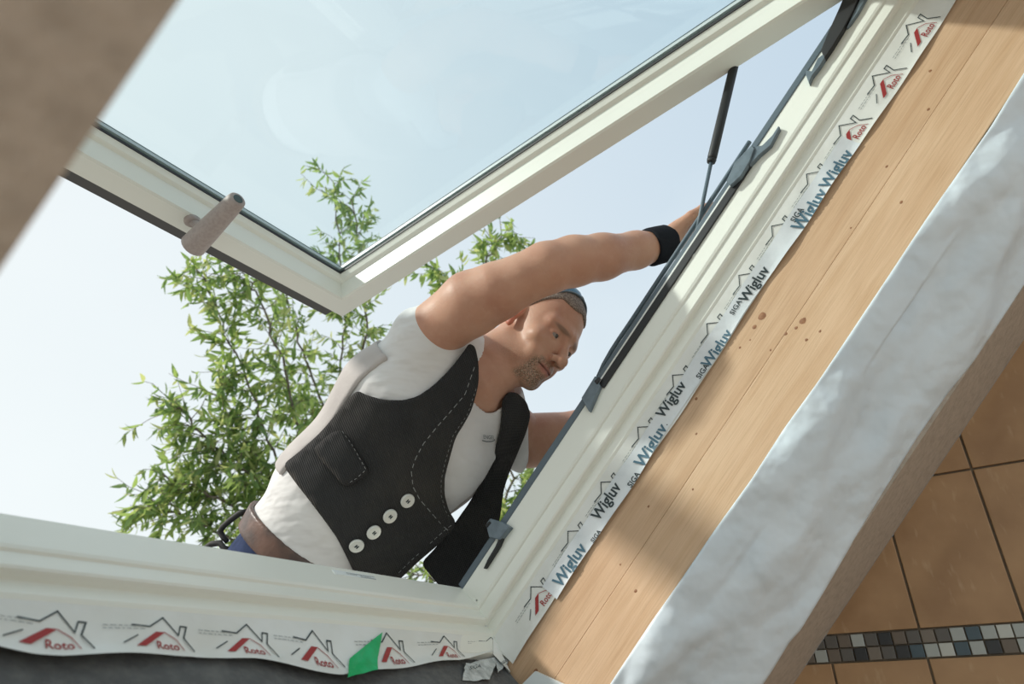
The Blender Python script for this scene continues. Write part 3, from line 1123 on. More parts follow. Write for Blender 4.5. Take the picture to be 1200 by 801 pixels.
def ecap(P, A, B, ra, rb, X):
    """tapered capsule with elliptical section; X = direction of the first radius"""
    A = np.asarray(A, np.float32); B = np.asarray(B, np.float32); d = B - A; L = np.linalg.norm(d); d = d / L
    X = np.asarray(X, np.float32); X = X - d * (X @ d); X /= np.linalg.norm(X); Y = np.cross(d, X)
    q = P - A
    s = q @ d; t = np.clip(s / L, 0, 1)
    rx = ra[0] + (rb[0] - ra[0]) * t; ry = ra[1] + (rb[1] - ra[1]) * t
    m = np.minimum(rx, ry)
    e = s - t * L
    k = np.sqrt((q @ X / rx) ** 2 + (q @ Y / ry) ** 2 + (e / m) ** 2)
    return (k - 1) * m


def chain(P, pts, k=.02):
    """pts: (K point, radius)"""
    f = None
    for (a, ra), (b, rb) in zip(pts[:-1], pts[1:]):
        c = cap(P, a, b, ra, rb)
        f = c if f is None else smin(f, c, k)
    return f


def unit(a):
    a = np.asarray(a, float); return a / np.linalg.norm(a)


# torso axes and joints (camera metric axes: x right, y down, z forward)
T_UP = unit([.737, -.672, .08])
T_LEFT = np.array([.563, .67, .484]); T_LEFT = unit(T_LEFT - T_UP * (T_LEFT @ T_UP))
T_FWD = np.cross(T_LEFT, T_UP)
PV, WA, BE, CH, UC = PK(350, 690, 1.43), PK(375, 642, 1.43), PK(415, 588, 1.43), PK(490, 500, 1.455), PK(546, 455, 1.50)
SHR, SHL = PK(503, 392, 1.39), PK(618, 516, 1.57)
NECK0 = PK(570, 433, 1.465)


def torso(P):
    f = ecap(P, PV, WA, (.155, .12), (.143, .110), T_LEFT)
    f = smin(f, ecap(P, WA, BE, (.143, .110), (.152, .118), T_LEFT), .03)
    f = smin(f, ecap(P, BE, CH, (.152, .118), (.170, .120), T_LEFT), .04)
    f = smin(f, ecap(P, CH, UC, (.170, .120), (.112, .080), T_LEFT), .05)
    f = smin(f, cap(P, SHR, UC, .055, .068), .085)
    f = smin(f, cap(P, SHL, UC, .062, .072), .05)
    return f


ELR, FAR, WRR = PK(645, 312, 1.305), PK(705, 301, 1.36), PK(778, 286, 1.45)
ARM_R = [(SHR, .061)] + [(PK(x, y, z), r * z / FPX) for x, y, z, r in ((553, 355, 1.335, 38), (583, 341, 1.315, 34), (612, 327, 1.305, 29), (640, 314, 1.305, 30), (672, 306, 1.33, 29.5), (705, 301, 1.36, 27), (745, 293, 1.41, 21.5))] + [(WRR, .0305)]
ELL, WRL = PK(745, 545, 1.66), PK(800, 440, 1.64)
ARM_L = [(SHL, .063), (PK(690, 511, 1.61), .059), (ELL, .050), (PK(770, 500, 1.65), .046), (WRL, .031)]


def hand(P, wrist, fwd, palm_n, size, curl, thumb_side, thumb_up):
    """palm plus five fingers; fwd = along the fingers, palm_n = out of the palm, thumb_side = towards the thumb"""
    fwd = unit(fwd); side = unit(np.asarray(thumb_side, float) - fwd * (np.asarray(thumb_side, float) @ fwd)); pn = np.cross(fwd, side)
    if pn @ np.asarray(palm_n) < 0: pn = -pn
    w = np.asarray(wrist)
    s = size
    f = cap(P, w, w + fwd * .03 * s, .027 * s, .026 * s)
    for k in range(4):
        o_ = (1.5 - k) * .0195 * s
        f = smin(f, cap(P, w + fwd * .015 * s + side * o_ * .7, w + fwd * .085 * s + side * o_, .016 * s, .0125 * s), .012)
    lens = [(.040, .026, .020), (.045, .029, .021), (.041, .027, .020), (.032, .021, .018)]
    for k in range(4):
        o_ = (1.5 - k) * .0205 * s
        p = w + fwd * .088 * s + side * o_
        a = curl[0] * .55
        r = .0098 * s
        for L_, dc in zip(lens[k], curl):
            d = fwd * math.cos(a) + pn * math.sin(a)
            q = p + d * L_ * s
            f = smin(f, cap(P, p, q, r, r * .9), .004)
            p = q; r *= .9; a += dc
    t0 = w + fwd * .03 * s + side * .024 * s
    t1 = t0 + unit(side * .55 + fwd * .7 + pn * .3 + np.asarray(thumb_up) * .2) * .042 * s
    t2 = t1 + unit(side * .15 + fwd * .9 + pn * .25 + np.asarray(thumb_up) * .5) * .032 * s
    t3 = t2 + unit(fwd * .9 + pn * .3 + np.asarray(thumb_up) * .5) * .024 * s
    f = smin(f, cap(P, t0, t1, .015 * s, .0115 * s), .010)
    f = smin(f, cap(P, t1, t2, .0112 * s, .0102 * s), .004)
    f = smin(f, cap(P, t2, t3, .0102 * s, .0085 * s), .004)
    return f


# head axes
H_U0 = np.array([.8, -.6, 0.]); H_E1 = np.array([.6, .8, 0.])
H_F = unit(.72 * np.array([0, 0, -1.]) + .58 * H_E1 + .34 * H_U0)
H_U = unit(H_U0 - H_F * (H_U0 @ H_F))
H_L = np.cross(H_U, H_F)
HC = PK(627, 394, 1.505)
HS = .99


def h2k(x, y, z):
    return HC + HS * (x * H_L + y * H_U + z * H_F)


def head_field(q):
    """q in head axes: x to his left, y up, z forward (metres)"""
    ax_ = q.copy(); ax_[..., 0] = np.abs(q[..., 0])          # mirrored
    f = ell(q, (0, .048, -.012), (.0765, .088, .096))
    f = smin(f, ell(q, (0, -.012, .034), (.061, .082, .058)), .03)
    f = smin(f, ell(q, (0, -.070, .034), (.050, .036, .048)), .025)
    f = smin(f, cap(ax_, (.052, -.052, -.006), (.030, -.092, .052), .017, .016), .022)
    f = smin(f, ell(q, (0, -.096, .072), (.022, .017, .017)), .018)                     # chin
    f = smin(f, cap(ax_, (.008, .028, .086), (.046, .026, .066), .0105, .010), .018)     # brow
    f = smin(f, ell(ax_, (.046, -.018, .058), (.020, .016, .021)), .018)                 # cheekbone
    f = smin(f, ell(ax_, (.028, -.048, .066), (.020, .022, .018)), .014)                 # cheek
    f = smax(f, -ell(ax_, (.0315, .007, .100), (.0190, .0135, .0195)), .009)             # sockets
    f = smin(f, cap(q, (0, .016, .086), (0, -.030, .1135), .0085, .0122), .009)           # nose
    f = smin(f, ell(q, (0, -.0315, .1145), (.0135, .011, .0115)), .006)
    f = smin(f, ell(ax_, (.0135, -.0355, .1015), (.0088, .0085, .0115)), .006)
    f = smax(f, -ell(ax_, (.0072, -.0450, .1065), (.0042, .0050, .0062)), .0025)          # nostrils
    f = smin(f, ell(q, (0, -.061, .082), (.027, .020, .0165)), .010)                      # muzzle
    f = smin(f, cap(ax_, (.0, -.0585, .0955), (.0225, -.0635, .0835), .0048, .0026), .004)  # upper lip
    f = smin(f, cap(ax_, (.0, -.0705, .0940), (.0205, -.0655, .0835), .0056, .0028), .004)  # lower lip
    f = smax(f, -cap(ax_, (.0, -.0645, .1010), (.026, -.0630, .0870), .0022, .0016), .0015)  # mouth line
    f = smax(f, -cap(ax_, (.017, -.030, .101), (.034, -.060, .088), .0018, .0015), .006)   # fold from nose to mouth
    # lids around the eyes
    lid = ell(ax_, (.0315, .0055, .0745), (.0150, .0138, .0145))
    slit = ell(ax_, (.0318, .0040, .0900), (.0138, .0047, .0125))
    f = smin(f, smax(lid, -slit, .0012), .0035)
    # ears
    th = math.radians(20)
    Re = np.array([[1, 0, 0], [0, math.cos(th), math.sin(th)], [0, -math.sin(th), math.cos(th)]]) @ np.array([[.94, 0, .34], [0, 1, 0], [-.34, 0, .94]])
    ear = ell(ax_, (.0805, .000, -.014), (.0075, .0320, .0190), Re)
    ear = smax(ear, -ell(ax_, (.0880, .003, -.010), (.0075, .0200, .0105), Re), .004)
    ear = smin(ear, ell(ax_, (.0780, -.024, -.006), (.006, .010, .008)), .006)
    f = smin(f, ear, .006)
    return f


def to_head(P):
    d = (P - HC.astype(np.float32)) / HS
    return np.stack([d @ H_L.astype(np.float32), d @ H_U.astype(np.float32), d @ H_F.astype(np.float32)], -1)


bV, bF = [], []


def collect(V, F):
    b = sum(len(v) for v in bV)
    bV.append(V); bF.append(F + b)


# head and neck are meshed in head axes, neck continues into the chest
h = .002
g = grid((-.125, -.215, -.135), (.125, .150, .135), h)
f = head_field(g)
nk = np.array([(NECK0 - HC) @ H_L, (NECK0 - HC) @ H_U, (NECK0 - HC) @ H_F])
f = smin(f, chain(g, [((0, -.02, -.030), .056), (nk * .55 + np.array([0, -.035, -.030]) * .45, .057), (nk, .066), (nk * 1.3, .085)]), .022)
f = smin(f, cap(g, (0, -.085, .020), nk + np.array([0, 0, .040]), .020, .02), .03)          # throat
V, F = surface_nets(f, np.array([-.125, -.215, -.135]), h)
collect(HC + HS * (V[:, :1] * H_L + V[:, 1:2] * H_U + V[:, 2:] * H_F), F)
nhead = len(V)
# right arm with hand
lo = np.min([p for p, r in ARM_R] + [PK(850, 225, 1.5)], 0) - .10; hi = np.max([p for p, r in ARM_R] + [PK(850, 225, 1.5)], 0) + .11
h = .0034
g = grid(lo, hi, h)
f = chain(g, [(p, r * .965) for p, r in ARM_R], .018)
JDIR = unit(PK(830, 240, 1.45) - PK(790, 300, 1.45))                  # along the jamb, upwards
AWAY = unit(np.array(_u))                                              # away from the opening
f = smin(f, hand(g, WRR + np.array([.004, 0, 0]), unit(np.array([.62, -.42, .50])), unit(np.array([.6, .3, .5])), 1.0, (.55, .8, .6), JDIR, JDIR * .4), .016)
V, F = surface_nets(f, lo, h)
collect(V, F)
# left arm with hand
lo = np.min([p for p, r in ARM_L], 0) - .17; hi = np.max([p for p, r in ARM_L], 0) + .17
h = .005
g = grid(lo, hi, h)
f = chain(g, ARM_L, .03)
f = smin(f, hand(g, WRL, unit(np.array([.25, -.8, -.35])), unit(-np.array(_u)), 1.0, (.3, .5, .4), -np.array(_n), JDIR * .1), .012)
V, F = surface_nets(f, lo, h)
collect(V, F)
# trunk inside the clothes
lo = np.min([PV, SHR, SHL, UC], 0) - .2; hi = np.max([PV, SHR, SHL, UC], 0) + .2
h = .012
g = grid(lo, hi, h)
V, F = surface_nets(torso(g) + .008, lo, h)
collect(V, F)

# hips, knees on the roof below the window
def r2k(p):
    return KB.T @ (np.asarray(p, float) - CAM)


hipR = PV + T_LEFT * -.085 + np.array([0, .03, 0]); hipL = PV + T_LEFT * .085 + np.array([0, .03, 0])
rp = k2r(PV)
kneeR = r2k((rp[0] - .13, rp[1] - .36, -.035)); kneeL = r2k((rp[0] + .14, rp[1] - .30, -.035))
ankR = r2k((rp[0] - .15, rp[1] - .76, -.045)); ankL = r2k((rp[0] + .16, rp[1] - .70, -.045))
root = empty('person', Vector(k2w((kneeR + kneeL) / 2)))
tag(root, 'man in white t-shirt and black corduroy vest leaning over the window, arm stretched out', 'person')

# skin colours and painted nostril and mouth shade, stored per vertex
BV = np.concatenate(bV); BF = np.concatenate(bF)
body = link_mesh('body', k2w(BV), BF, None, root, smooth=True, mats=[bpy.data.materials.new('skin')])
ORG[body.name] = ORG['person']
hq = to_head(BV[:nhead].astype(np.float32)); hx, hy, hz = np.abs(hq[:, 0]), hq[:, 1], hq[:, 2]


def gs(cx, cy, cz, sx, sy, sz):
    return np.exp(-(((hx - cx) / sx) ** 2 + ((hy - cy) / sy) ** 2 + ((hz - cz) / sz) ** 2))


sm = lambda x, a, b: np.clip((x - a) / (b - a), 0, 1)
n_all = len(BV)
lip = np.zeros(n_all); beard = np.zeros(n_all); ear_r = np.zeros(n_all); brow = np.zeros(n_all); dark = np.zeros(n_all)
lip[:nhead] = np.clip(1.6 * gs(.006, -.0650, .097, .017, .0075, .014), 0, 1)
chinb = sm(-hy, .070, .080) * sm(.116 + hy, 0, .010) * sm(hz, .030, .050) * sm(.046 - hx, 0, .012)
must = sm(.034 - hx, 0, .008) * sm(-hy, .044, .050) * sm(.0625 + hy, 0, .006) * sm(hz, .07, .08)
side = sm(.108 + hy, 0, .010) * sm(hx, .020, .026) * sm(.042 - hx, 0, .008) * sm(-hy, .050, .060) * sm(hz, .045, .06)
beard[:nhead] = np.clip(np.maximum(np.maximum(chinb, must * .8), side), 0, 1)
stub = sm(-hy, .045, .075) * sm(hz, -.01, .03) * sm(.108 + hy, 0, .02) * .22
beard[:nhead] = np.maximum(beard[:nhead], stub)
ear_r[:nhead] = sm(hx, .074, .080) * sm(.045 - np.abs(hy), 0, .01) * sm(.03 - np.abs(hz + .014), 0, .008)
brow[:nhead] = np.clip(1.5 * gs(.030, .0245, .088, .020, .0050, .030), 0, 1)
dark[:nhead] = np.clip(np.maximum(1.4 * gs(.0072, -.0435, .1065, .0045, .0035, .006), .75 * np.exp(-((hy + .0642 - .06 * hx) / .0016) ** 2) * sm(.027 - hx, 0, .003) * sm(hz, .07, .08)), 0, 1)  # shade inside nostrils and along the mouth line, painted dark
for nm, arr in (('lip', lip), ('beard', beard), ('ear', ear_r), ('brow', brow), ('recess_shade', dark)):
    a = body.data.attributes.new(nm, 'FLOAT', 'POINT'); a.data.foreach_set('value', arr.astype(np.float32))
sk = body.data.materials[0]; sk.use_nodes = True
t = sk.node_tree; b = t.nodes['Principled BSDF']
b.inputs['Roughness'].default_value = .48; b.inputs['Specular IOR Level'].default_value = .4
b.inputs['Subsurface Weight'].default_value = .18; b.inputs['Subsurface Radius'].default_value = (1, .35, .2); b.inputs['Subsurface Scale'].default_value = .006
co = t.nodes.new('ShaderNodeTexCoord')


def nz(scale, detail):
    n = t.nodes.new('ShaderNodeTexNoise'); n.inputs['Scale'].default_value = scale; n.inputs['Detail'].default_value = detail
    t.links.new(co.outputs['Object'], n.inputs['Vector']); return n


def mixc(a, fac, cB):
    x = t.nodes.new('ShaderNodeMix'); x.data_type = 'RGBA'
    if isinstance(a, tuple): x.inputs['A'].default_value = (*a, 1)
    else: t.links.new(a, x.inputs['A'])
    x.inputs['B'].default_value = (*cB, 1)
    t.links.new(fac, x.inputs['Factor'])
    return x.outputs['Result']


def rng(src, lo, hi, mx=1.0):
    r = t.nodes.new('ShaderNodeMapRange'); r.inputs[1].default_value = lo; r.inputs[2].default_value = hi; r.inputs[4].default_value = mx
    t.links.new(src, r.inputs[0]); return r.outputs[0]


def attr(n):
    a = t.nodes.new('ShaderNodeAttribute'); a.attribute_name = n; return a.outputs['Fac']


def mul(a, b_):
    m_ = t.nodes.new('ShaderNodeMath'); m_.operation = 'MULTIPLY'
    t.links.new(a, m_.inputs[0]); t.links.new(b_, m_.inputs[1]); return m_.outputs[0]


c = mixc((.56, .315, .215), rng(nz(14, 3).outputs['Fac'], .4, .75), (.47, .235, .155))
c = mixc(c, rng(nz(90, 2).outputs['Fac'], .5, .75, .25), (.60, .37, .27))
c = mixc(c, attr('ear'), (.58, .20, .13))
c = mixc(c, rng(attr('lip'), 0, 1, .75), (.42, .15, .12))
hair_n = nz(420, 2)
c = mixc(c, mul(attr('beard'), rng(hair_n.outputs['Fac'], .33, .55)), (.17, .115, .075))
c = mixc(c, mul(attr('beard'), rng(nz(330, 1).outputs['Fac'], .56, .66, .9)), (.42, .34, .25))
c = mixc(c, rng(attr('brow'), .2, .9, .75), (.17, .10, .065))
c = mixc(c, attr('recess_shade'), (.05, .015, .01))  # painted shade of nostrils and mouth line
t.links.new(c, b.inputs['Base Color'])
bp = t.nodes.new('ShaderNodeBump'); bp.inputs['Strength'].default_value = .25; bp.inputs['Distance'].default_value = .0015
t.links.new(nz(260, 3).outputs['Fac'], bp.inputs['Height']); t.links.new(bp.outputs[0], b.inputs['Normal'])

# eyes


def ball(name, c_, r, material, parent, seg=14):
    bm = bmesh.new(); bmesh.ops.create_uvsphere(bm, u_segments=seg, v_segments=seg, radius=1)
    V = np.array([v.co[:] for v in bm.verts]); F = [[v.index for v in f_.verts] for f_ in bm.faces]; bm.free()
    return link_mesh(name, k2w(np.asarray(c_) + V * r), F, material, parent, smooth=True)


GAZE = unit(np.array([.12, .10, 1.0]))
for sx in (-1, 1):
    ec = np.array([sx * .0315, .005, .0742])
    e_ = ball('eye', h2k(*ec), .0125, M['eye'], body)
    g_ = ec + GAZE * .0084
    ball('iris', h2k(*g_), .0060, M['iris'], body)

# hair: short cropped cap
h = .0022
lo = np.array([-.10, -.05, -.13]); hi = np.array([.10, .15, .11])
g = grid(lo, hi, h)
f = head_field(g) - .0035
x_, y_, z_ = np.abs(g[..., 0]), g[..., 1], g[..., 2]
line = y_ - np.interp(z_, [-.13, -.06, -.02, .01, .03, .05, .075, .11], [-.045, -.035, .010, .034, .060, .084, .091, .096]).astype(np.float32)
line = line + .008 * np.sin(x_ * 60) * (z_ > .05)
f = smax(f, -line, .004)
f = np.maximum(f, x_ - .079)
f += (.0011 * np.sin(g[..., 0] * 900) * np.sin(g[..., 1] * 700) * np.sin(g[..., 2] * 800)).astype(np.float32)
V, F = surface_nets(f, lo, h)
M['hair'] = mat('grey_brown_hair', (.15, .11, .085), .7, noise=(300, 3, (.34, .28, .23), .42, .66, None), bump=(400, .7, .003, None))
link_mesh('hair', k2w(HC + HS * (V[:, :1] * H_L + V[:, 1:2] * H_U + V[:, 2:] * H_F)), F, M['hair'], root, smooth=True)

# ------------------------------------------------------------------ clothes
SLEEVE_D = unit(PK(553, 355, 1.335) - SHR)
SLEEVE_L = unit(ARM_L[1][0] - SHL)


def wrinkle(P, amp):
    a = P @ T_UP.astype(np.float32); b_ = P @ T_LEFT.astype(np.float32); c_ = P @ T_FWD.astype(np.float32)
    return (amp * (np.sin(38 * a + 22 * b_ + 3 * np.sin(15 * b_)) * .5 + np.sin(60 * a - 35 * b_ + 20 * c_) * .3 + np.sin(25 * b_ + 12 * a) * .4)).astype(np.float32)


def shirt_field(P):
    f = torso(P) - .010
    s1 = cap(P, SHR, SHR + SLEEVE_D * .10, .066, .066)
    s1 = smax(s1, ((P - (SHR - SLEEVE_D * .010)) @ SLEEVE_D.astype(np.float32)), .006)
    s2 = cap(P, SHL, SHL + SLEEVE_L * .10, .069, .068)
    s2 = smax(s2, ((P - (SHL + SLEEVE_L * .0)) @ SLEEVE_L.astype(np.float32)), .006)
    f = smin(f, s1, .02); f = smin(f, s2, .02)
    f = smax(f, ((P - (SHL + SLEEVE_L * -.018)) @ SLEEVE_L.astype(np.float32)), .006)
    return f


h = .0055
lo = np.min([PV, SHR, SHL, UC], 0) - .20; hi = np.max([PV, SHR, SHL, UC], 0) + .20
g = grid(lo, hi, h)
f = shirt_field(g) + wrinkle(g, .0020)
# neckline and hem
neckd = cap(g, NECK0 - .035 * T_UP + .02 * T_FWD, NECK0 + .14 * unit(h2k(0, -.05, -.02) - NECK0), .070, .074)
f = smax(f, -neckd, .004)
WUP = unit(np.array([.53, -.85, .10]))
BELT_C = PK(366, 645, 1.43)
f = smax(f, -((g - BELT_C) @ WUP.astype(np.float32)), .004)
V, F = surface_nets(f, lo, h)
shirt = link_mesh('t_shirt', k2w(V), F, M['shirt'], root, smooth=True)
ORG[shirt.name] = ORG['person']


def march(px, py, off, z0=1.05, z1=1.9, field=shirt_field):
    """first hit of the inflated shirt along sight lines; closest approach if missed"""
    d = np.stack([(px - 600) / FPX, (py - 400.5) / FPX, np.ones_like(px)], -1).astype(np.float32)
    z = np.full(px.shape, z0, np.float32); best = np.full(px.shape, 9., np.float32); zb = z.copy()
    for _ in range(90):
        f_ = field(d * z[..., None]) - off
        up = f_ < best
        best = np.where(up, f_, best); zb = np.where(up, z, zb)
        z = np.where(f_ > .0006, np.minimum(z + np.maximum(f_ * .7, .0008), z1), z)
    return zb, best


def panel(name, poly, depth, material, parent, step=7.0, thick=.004, push=None):
    """cloth panel: outline triangulated with an inner grid, laid over the body and given thickness"""
    poly = np.array(poly, float)
    for _ in range(2):                                    # round the outline slightly
        nx_ = np.roll(poly, -1, 0)
        poly = np.stack([poly * .82 + nx_ * .18, poly * .18 + nx_ * .82], 1).reshape(-1, 2)
        poly = poly[[i for i in range(len(poly)) if np.linalg.norm(poly[i] - poly[i - 1]) > 1.2]]
    B = []
    for i in range(len(poly)):
        a, b_ = poly[i], poly[(i + 1) % len(poly)]
        n = max(1, int(np.linalg.norm(b_ - a) / (step * .7)))
        for k in range(n):
            B.append(a + (b_ - a) * k / n)
    B = np.array(B)
    lo_, hi_ = poly.min(0), poly.max(0)
    I = []
    for yy in np.arange(lo_[1], hi_[1], step):
        for xx in np.arange(lo_[0] + (step / 2 if int(yy / step) % 2 else 0), hi_[0], step):
            p = np.array([xx, yy])
            c_ = 0
            for i in range(len(poly)):
                a, b_ = poly[i], poly[(i + 1) % len(poly)]
                if (a[1] > yy) != (b_[1] > yy) and xx < (b_[0] - a[0]) * (yy - a[1]) / (b_[1] - a[1]) + a[0]:
                    c_ ^= 1
            if c_ and np.min(np.linalg.norm(B - p, axis=1)) > step * .55:
                I.append(p)
    A = np.concatenate([B, np.array(I)]) if I else B
    nb = len(B)
    out = delaunay_2d_cdt([Vector(p) for p in A], [(i, (i + 1) % nb) for i in range(nb)], [], 1, 1e-4)
    A2 = np.array([v[:] for v in out[0]]); F_ = [list(f_) for f_ in out[2]]
    z = depth(A2[:, 0], A2[:, 1])
    ed = set()
    for f_ in F_:
        for i in range(3):
            ed.add((f_[i], f_[(i + 1) % 3]))
    nbr = {}
    for a, b_ in ed:
        nbr.setdefault(a, set()).add(b_); nbr.setdefault(b_, set()).add(a)
    for _ in range(5):
        z = np.array([(z[i] + np.mean([z[j] for j in nbr[i]])) / 2 if i in nbr else z[i] for i in range(len(z))])
    K = np.stack([(A2[:, 0] - 600) / FPX, (A2[:, 1] - 400.5) / FPX, np.ones(len(A2))], -1) * z[:, None]
    n0 = len(K)
    # vertex normals
    N = np.zeros_like(K)
    for f_ in F_:
        c_ = np.cross(K[f_[1]] - K[f_[0]], K[f_[2]] - K[f_[0]])
        for i in f_: N[i] += c_
    N /= np.maximum(np.linalg.norm(N, axis=1, keepdims=True), 1e-12)
    if N[:, 2].mean() > 0:
        N = -N; F_ = [f_[::-1] for f_ in F_]
    K2 = K - N * thick
    bed = [e_ for e_ in ed if (e_[1], e_[0]) not in ed]
    if N is not None:
        FF = F_ + [[n0 + i for i in f_[::-1]] for f_ in F_]
        fs = set((f_[i], f_[(i + 1) % 3]) for f_ in F_ for i in range(3))
        for a, b_ in fs:
            if (b_, a) not in fs:
                FF.append([b_, a, a + n0, b_ + n0])
    return link_mesh(name, k2w(np.concatenate([K, K2])), FF, material, parent, smooth=True)


def cord_mat():
    m = mat('black_corduroy', (.029, .030, .032), .8, spec=.25, noise=(7, 4, (.050, .048, .045), .45, .75, None))
    t_ = m.node_tree; b_ = t_.nodes['Principled BSDF']
    co_ = [n for n in t_.nodes if n.type == 'TEX_COORD'][0]
    wd = k2w(T_LEFT * .35 + T_UP * .94) - k2w(np.zeros(3))                 # rib spacing direction in world
    wd = wd / np.linalg.norm(wd)
    dt = t_.nodes.new('ShaderNodeVectorMath'); dt.operation = 'DOT_PRODUCT'; dt.inputs[1].default_value = Vector(wd)
    t_.links.new(co_.outputs['Object'], dt.inputs[0])
    ml = t_.nodes.new('ShaderNodeMath'); ml.operation = 'MULTIPLY'; ml.inputs[1].default_value = 1650
    t_.links.new(dt.outputs['Value'], ml.inputs[0])
    si = t_.nodes.new('ShaderNodeMath'); si.operation = 'SINE'; t_.links.new(ml.outputs[0], si.inputs[0])
    bp_ = t_.nodes.new('ShaderNodeBump'); bp_.inputs['Strength'].default_value = .6; bp_.inputs['Distance'].default_value = .0012
    t_.links.new(si.outputs[0], bp_.inputs['Height'])
    n_ = t_.nodes.new('ShaderNodeTexNoise'); n_.inputs['Scale'].default_value = 11; n_.inputs['Detail'].default_value = 2
    t_.links.new(co_.outputs['Object'], n_.inputs['Vector'])
    bp2 = t_.nodes.new('ShaderNodeBump'); bp2.inputs['Strength'].default_value = .8; bp2.inputs['Distance'].default_value = .02
    t_.links.new(n_.outputs['Fac'], bp2.inputs['Height']); t_.links.new(bp_.outputs[0], bp2.inputs['Normal'])
    t_.links.new(bp2.outputs[0], b_.inputs['Normal'])
    b_.inputs['Sheen Weight'].default_value = .15; b_.inputs['Sheen Tint'].default_value = (.5, .42, .33, 1)
    return m


M['cord'] = cord_mat()


def depth_main(off):
    def d_(px, py):
        z, best = march(px, py, off)
        # cloth hanging past the body keeps the depth of its neighbours
        s = np.clip((px - 440) / 90, 0, 1) * np.clip((py - 560) / 90, 0, 1)
        return np.minimum(z, 1.42) * (1 - .6 * s) + 1.335 * .6 * s - .022 * np.clip((px - 535) / 20, 0, 1) * np.clip((490 - py) / 40, 0, 1)
    return d_


P_MAIN = [(550, 402), (557, 406), (561, 425), (561, 450), (553, 480), (543, 498), (534, 512), (526, 540), (521, 560), (521, 580), (526, 598), (534, 611), (532, 619), (515, 637), (490, 658), (465, 682),
          (452, 692), (428, 688), (415, 671), (405, 650), (395, 630), (382, 612), (364, 588), (346, 565), (331, 544), (352, 528), (376, 506), (398, 480), (417, 457), (430, 463), (447, 468), (470, 469), (488, 465), (508, 452), (528, 432), (543, 412)]
vest = panel('vest', P_MAIN, depth_main(.010), M['cord'], root)
ORG[vest.name] = ORG['person']


def depth_left(px, py):
    z, best = march(px, py, .012)
    s = np.clip((py - 520) / 60, 0, 1)
    return z * (1 - s) + s * (1.50 + (px - 540) * .0006 - (py - 560) * .0004)


P_LEFT = [(589, 468), (597, 459), (606, 460), (617, 470), (622, 486), (617, 506), (607, 530), (597, 553), (590, 575), (587, 600), (583, 622), (572, 648), (556, 680), (540, 712), (528, 702), (508, 678), (493, 660), (512, 640), (534, 612), (552, 586), (570, 553), (581, 528), (586, 505), (588, 490)]
vl = panel('vest_panel', P_LEFT, depth_left, M['cord'], vest)
# dark inside facing between the panels along the edge of the shirt
# back of the vest in pale lining
h = .0042
g = grid(lo, hi, h)
f = np.abs(torso(g) - .0124) - .0032
bk = (g - UC) @ T_FWD.astype(np.float32)
axis_d = ((g - CH) @ T_FWD.astype(np.float32))
f = smax(f, axis_d - .050, .004)
f = smax(f, -((g - BELT_C - .125 * WUP) @ WUP.astype(np.float32)), .004)
f = smax(f, ((g - UC) @ T_UP.astype(np.float32)) - .06, .004)
f = smax(f, -(np.linalg.norm(g - SHR, axis=-1) - .105), .004)
f = smax(f, -(np.linalg.norm(g - SHL, axis=-1) - .105), .004)
f = smax(f, -neckd if False else -cap(g, NECK0 - .05 * T_UP, NECK0 + .12 * unit(h2k(0, -.05, -.02) - NECK0), .078, .078), .004)
V, F = surface_nets(f, lo, h)
link_mesh('vest_back', k2w(V), F, M['lining'], vest, smooth=True)

# vest collar strap edge, pocket, buttons and stitching


def surf(pts, off, dfun=None):
    """points on the vest front, lifted by off towards the viewer side"""
    pts = np.array(pts, float)
    z = (dfun or depth_main(.010))(pts[:, 0], pts[:, 1])
    return np.stack([(pts[:, 0] - 600) / FPX, (pts[:, 1] - 400.5) / FPX, np.ones(len(pts))], -1) * (z - off)[:, None]


pocket = panel('pocket', [(398, 503), (409, 517), (420, 534), (433, 553), (420, 563), (404, 571), (388, 552), (372, 534), (368, 524), (376, 517), (386, 508)], lambda x, y: depth_main(.010)(x, y) - .006, M['cord'], vest, thick=.0045)


def dashes(pts, off, L_=5.5, gap=4.0, r=.0007, dfun=None):
    P2 = []
    for a, b_ in zip(pts[:-1], pts[1:]):
        n = max(2, int(math.dist(a, b_) / 1.0))
        P2 += [np.array(a) + (np.array(b_) - np.array(a)) * k / n for k in range(n)]
    K = surf(P2, off, dfun)
    mb_ = MB('world'); s = 0
    while s + L_ < len(K):
        seg_ = [k2w(K[int(s)]), k2w(K[int(s + L_ / 2)]), k2w(K[int(s + L_)])]
        mb_.tube(seg_, r, 5)
        s += L_ + gap
    return mb_


dashes([(556, 430), (545, 462), (528, 482), (512, 500), (496, 520), (487, 537), (482, 552), (484, 570), (492, 585), (505, 600), (518, 615), (527, 623)], .0065).build('stitching', M['thread'], vest)
dashes([(529, 615), (520, 622), (500, 640), (480, 658), (463, 675)], .0065, 4, 3, .0005).build('stitching', M['thread'], vest)
dashes([(558, 455), (548, 485), (531, 510), (522, 540), (517, 562), (517, 580), (522, 598), (530, 611)], .0065, 3, 3, .0004).build('stitching', M['thread'], vest)
dashes([(401, 505), (412, 520), (429, 550), (418, 560), (405, 568)], .013, 3, 3, .0004).build('stitching', M['thread'], pocket if False else vest)

